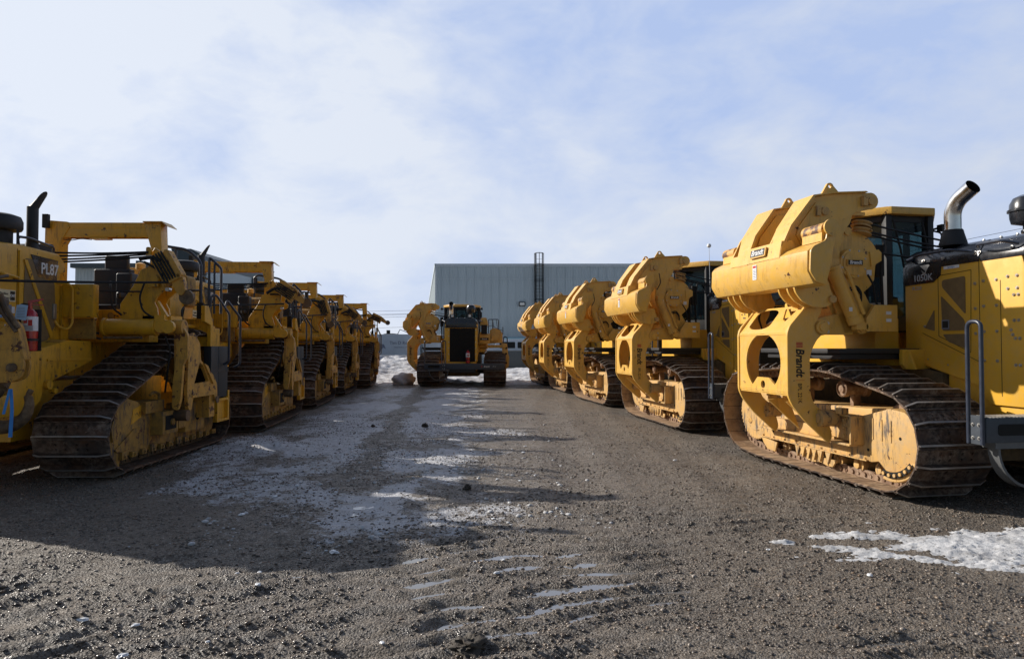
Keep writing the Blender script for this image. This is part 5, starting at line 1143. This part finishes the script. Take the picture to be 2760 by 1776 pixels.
tag(tk, 'white tank truck with a dark round hatch, half hidden behind the snow bank', 'truck')
# pickup / pipe and fence on the right
pk = empty('white_van', (.35, 55, 0)); b = MB(); b.prism(rpoly([(-2.6, .6), (-2.6, 1.5), (-1.9, 1.62), (-1.4, 2.25), (1.8, 2.3), (2.4, 2.2), (2.4, .6)], .12), 'y', 0, 1.9); b.bevel(.04); b.m = 1; b.box(-2.55, 2.35, -.02, -.003, 1.28, 1.33)
b.done('body', [flat('van_white', (.62, .66, .72), .35, var=.05, sc=1), M['rub']], pk)
for x0_, x1_ in ((-1.35, -.1), (.1, .9), (1.1, 2.0)):
    b = MB(); b.prism(rrect(x0_, x1_, 1.55, 2.05, .06), 'y', -.015, -.002); b.done('window', M['rub'], pk)
for x in (-1.8, 1.6): b = MB(); b.lathe([(.1, 0), (.33, 0), (.35, .2), (.1, .22)], (x, -.04, .35), (0, 1, 0), 20); b.done('wheel', M['rub'], pk)
tag(pk, 'white vehicle with dark side windows parked below the grey metal wall', 'van')
b = MB(); b.cyl((-2.5, 60.5, 2.32), (6, 60.5, 2.32), .22, n=20)
for x in (-1, 2.2, 5): b.cyl((x, 60.5, 0), (x, 60.5, 2.2), .08, n=10)
b.tube([(1.2, 60.3, 2.2), (1.5, 60.3, 1.7), (2.4, 60.3, 1.6)], .08, 8, .1)
pp = b.done('pipe_run', flat('pale_blue_pipe', (.30, .46, .52), .4, var=.05, sc=2)); tag(pp, 'pale blue horizontal pipe along the foot of the grey metal wall', 'pipe')
fn = empty('chain_link_fence', (-1.4, 51, 0)); b = MB(); fz0, fz1 = .1, 1.38
for k in range(-12, 64):
    for s_ in (-1, 1):
        x0_ = k*.16; x1_ = x0_ + s_*(fz1-fz0); b.tube([(x0_+3*0, 0, fz0), (x1_, .004*s_, fz1)], .006, 3, cap=False)
b.done('wire_mesh', M['cable'], fn); b = MB(); b.tube([(-2, 0, fz1), (10, 0, fz1)], .02, 6)
for k in range(5): b.cyl((-2+k*3, .03, 0), (-2+k*3, .03, fz1), .03, n=8)
b.done('post_and_rail', M['zinc'], fn); tag(fn, 'low grey chain-link fence between the snow and the white vehicle', 'fence')
b = MB(); b.box(-1.4, 8.5, 54.0, 54.12, 0, 1.35); b.bevel(.01); o = b.done('low_wall', M['trim']); tag(o, 'dark low wall behind the chain-link fence', 'wall')

# power lines
for i, (pa, pb) in enumerate((((560, 832), (1180, 834)), ((560, 839), (1180, 843)), ((560, 846), (1180, 844)), ((560, 852), (1180, 850)), ((560, 880), (1180, 878)))):
    Z = 95; (xa, za), (xb, zb) = wp(pa[0], pa[1], Z), wp(pb[0], pb[1], Z)
    P = [Vector((xa+(xb-xa)*t/20, 0, za+(zb-za)*t/20-.35*4*(t/20)*(1-t/20))) for t in range(21)]
    b = MB(); b.tube(P, .018, 5); o = b.done('power_line', M['cable']); o.location = (0, Z, 0)
    tag(o, ['topmost', 'second from the top', 'third from the top', 'fourth from the top', 'lowest'][i] + ' thin power line crossing the sky left of the grey building', 'power line', 'power lines in the sky')
for i, (pa, pb) in enumerate((((2560, 655), (2860, 595)), ((2560, 672), (2860, 632)))):
    Z = 40; (xa, za), (xb, zb) = wp(pa[0], pa[1], Z), wp(pb[0], pb[1], Z); b = MB(); b.tube([(xa-8, 0, za-1.6), (xa, 0, za), (xb, 0, zb), (xb+8, 0, zb+1.6)], .012, 4); o = b.done('power_line', M['cable']); o.location = (0, Z, 0)
    tag(o, ['upper', 'lower'][i] + ' thin power line above the dark hood of the nearest right machine', 'power line', 'power lines in the sky')

# ------------------------------------------------------------------ sky, sun, camera
SUN_EL = 27.0; SX, SY = -.925, .38
W = bpy.data.worlds.new('World'); S.world = W; W.use_nodes = True; nt = W.node_tree; L = nt.links
bg = nt.nodes['Background']; sky = nd(nt, 'ShaderNodeTexSky'); sky.sky_type = 'NISHITA'; sky.sun_disc = False; sky.sun_elevation = R(SUN_EL); sky.sun_rotation = math.atan2(SX, SY)
tc = nd(nt, 'ShaderNodeTexCoord'); sp = nd(nt, 'ShaderNodeSeparateXYZ'); L.new(tc.outputs['Generated'], sp.inputs[0])
mp = nd(nt, 'ShaderNodeMapping'); mp.inputs['Rotation'].default_value = (R(8), R(-22), 0); mp.inputs['Scale'].default_value = (1.0, 1.0, 1.9); mp.inputs['Location'].default_value = (5.3, 1.7, .9); L.new(tc.outputs['Generated'], mp.inputs[0])
na = nd(nt, 'ShaderNodeTexNoise'); na.inputs['Scale'].default_value = 2.2; na.inputs['Detail'].default_value = 9; na.inputs['Roughness'].default_value = .55; na.inputs['Distortion'].default_value = .35; L.new(mp.outputs[0], na.inputs['Vector'])
nb = nd(nt, 'ShaderNodeTexNoise'); nb.inputs['Scale'].default_value = 6.5; nb.inputs['Detail'].default_value = 9; nb.inputs['Roughness'].default_value = .58; nb.inputs['Distortion'].default_value = .3; L.new(mp.outputs[0], nb.inputs['Vector'])
side = mathn(nt, 'ADD', mathn(nt, 'MULTIPLY', sp.outputs[0], SX), mathn(nt, 'MULTIPLY', sp.outputs[1], SY))
fac = ramp(nt, mathn(nt, 'ADD', mathn(nt, 'ADD', mathn(nt, 'MULTIPLY', na.outputs[0], .58), mathn(nt, 'MULTIPLY', nb.outputs[0], .42)), mathn(nt, 'MULTIPLY', side, .14)), .41, .62)
bright = nd(nt, 'ShaderNodeMapRange'); bright.inputs['From Min'].default_value = -.6; bright.inputs['From Max'].default_value = .9; bright.inputs['To Min'].default_value = .70; bright.inputs['To Max'].default_value = .90; L.new(side, bright.inputs['Value'])
cloud = nd(nt, 'ShaderNodeVectorMath', operation='SCALE'); cloud.inputs[0].default_value = (9.1, 9.8, 11.1); L.new(bright.outputs[0], cloud.inputs['Scale'])
fr_ = nd(nt, 'ShaderNodeMapRange'); fr_.inputs['From Min'].default_value = -.1; fr_.inputs['From Max'].default_value = .6; fr_.inputs['To Min'].default_value = .12; fr_.inputs['To Max'].default_value = 1; L.new(sp.outputs[1], fr_.inputs['Value'])
zf_ = nd(nt, 'ShaderNodeMapRange'); zf_.inputs['From Min'].default_value = .5; zf_.inputs['From Max'].default_value = .85; zf_.inputs['To Min'].default_value = 1; zf_.inputs['To Max'].default_value = .25; L.new(sp.outputs[2], zf_.inputs['Value'])
frz = mathn(nt, 'MULTIPLY', fr_.outputs[0], zf_.outputs[0])
skd = nd(nt, 'ShaderNodeVectorMath', operation='SCALE'); skd.inputs['Scale'].default_value = .62; L.new(sky.outputs[0], skd.inputs[0])
veil = mix(nt, mathn(nt, 'MULTIPLY', frz, .80), skd.outputs[0], (5.5, 6.9, 10.3))
fin = mix(nt, mathn(nt, 'MULTIPLY', fac, frz), veil, cloud.outputs[0]); L.new(fin, bg.inputs['Color']); bg.inputs['Strength'].default_value = .085
sl = bpy.data.lights.new('sun', 'SUN'); sl.energy = 5.0; sl.angle = R(.6); sl.color = (1, .93, .83); so = bpy.data.objects.new('sun', sl); COL.objects.link(so)
d = Vector((SX*math.cos(R(SUN_EL)), SY*math.cos(R(SUN_EL)), math.sin(R(SUN_EL)))); so.rotation_euler = d.to_track_quat('Z', 'Y').to_euler()
cam = bpy.data.cameras.new('camera'); cam.sensor_width = 36; cam.lens = 36*F_/2760; cam.clip_end = 3000; cam.clip_start = .1
co_ = bpy.data.objects.new('camera', cam); COL.objects.link(co_); co_.location = (0, 0, 1.65); co_.rotation_euler = (R(90)+P_, 0, 0); S.camera = co_
S.view_settings.view_transform = 'Standard'; S.view_settings.look = 'None'; S.view_settings.exposure = .2; S.view_settings.gamma = 1
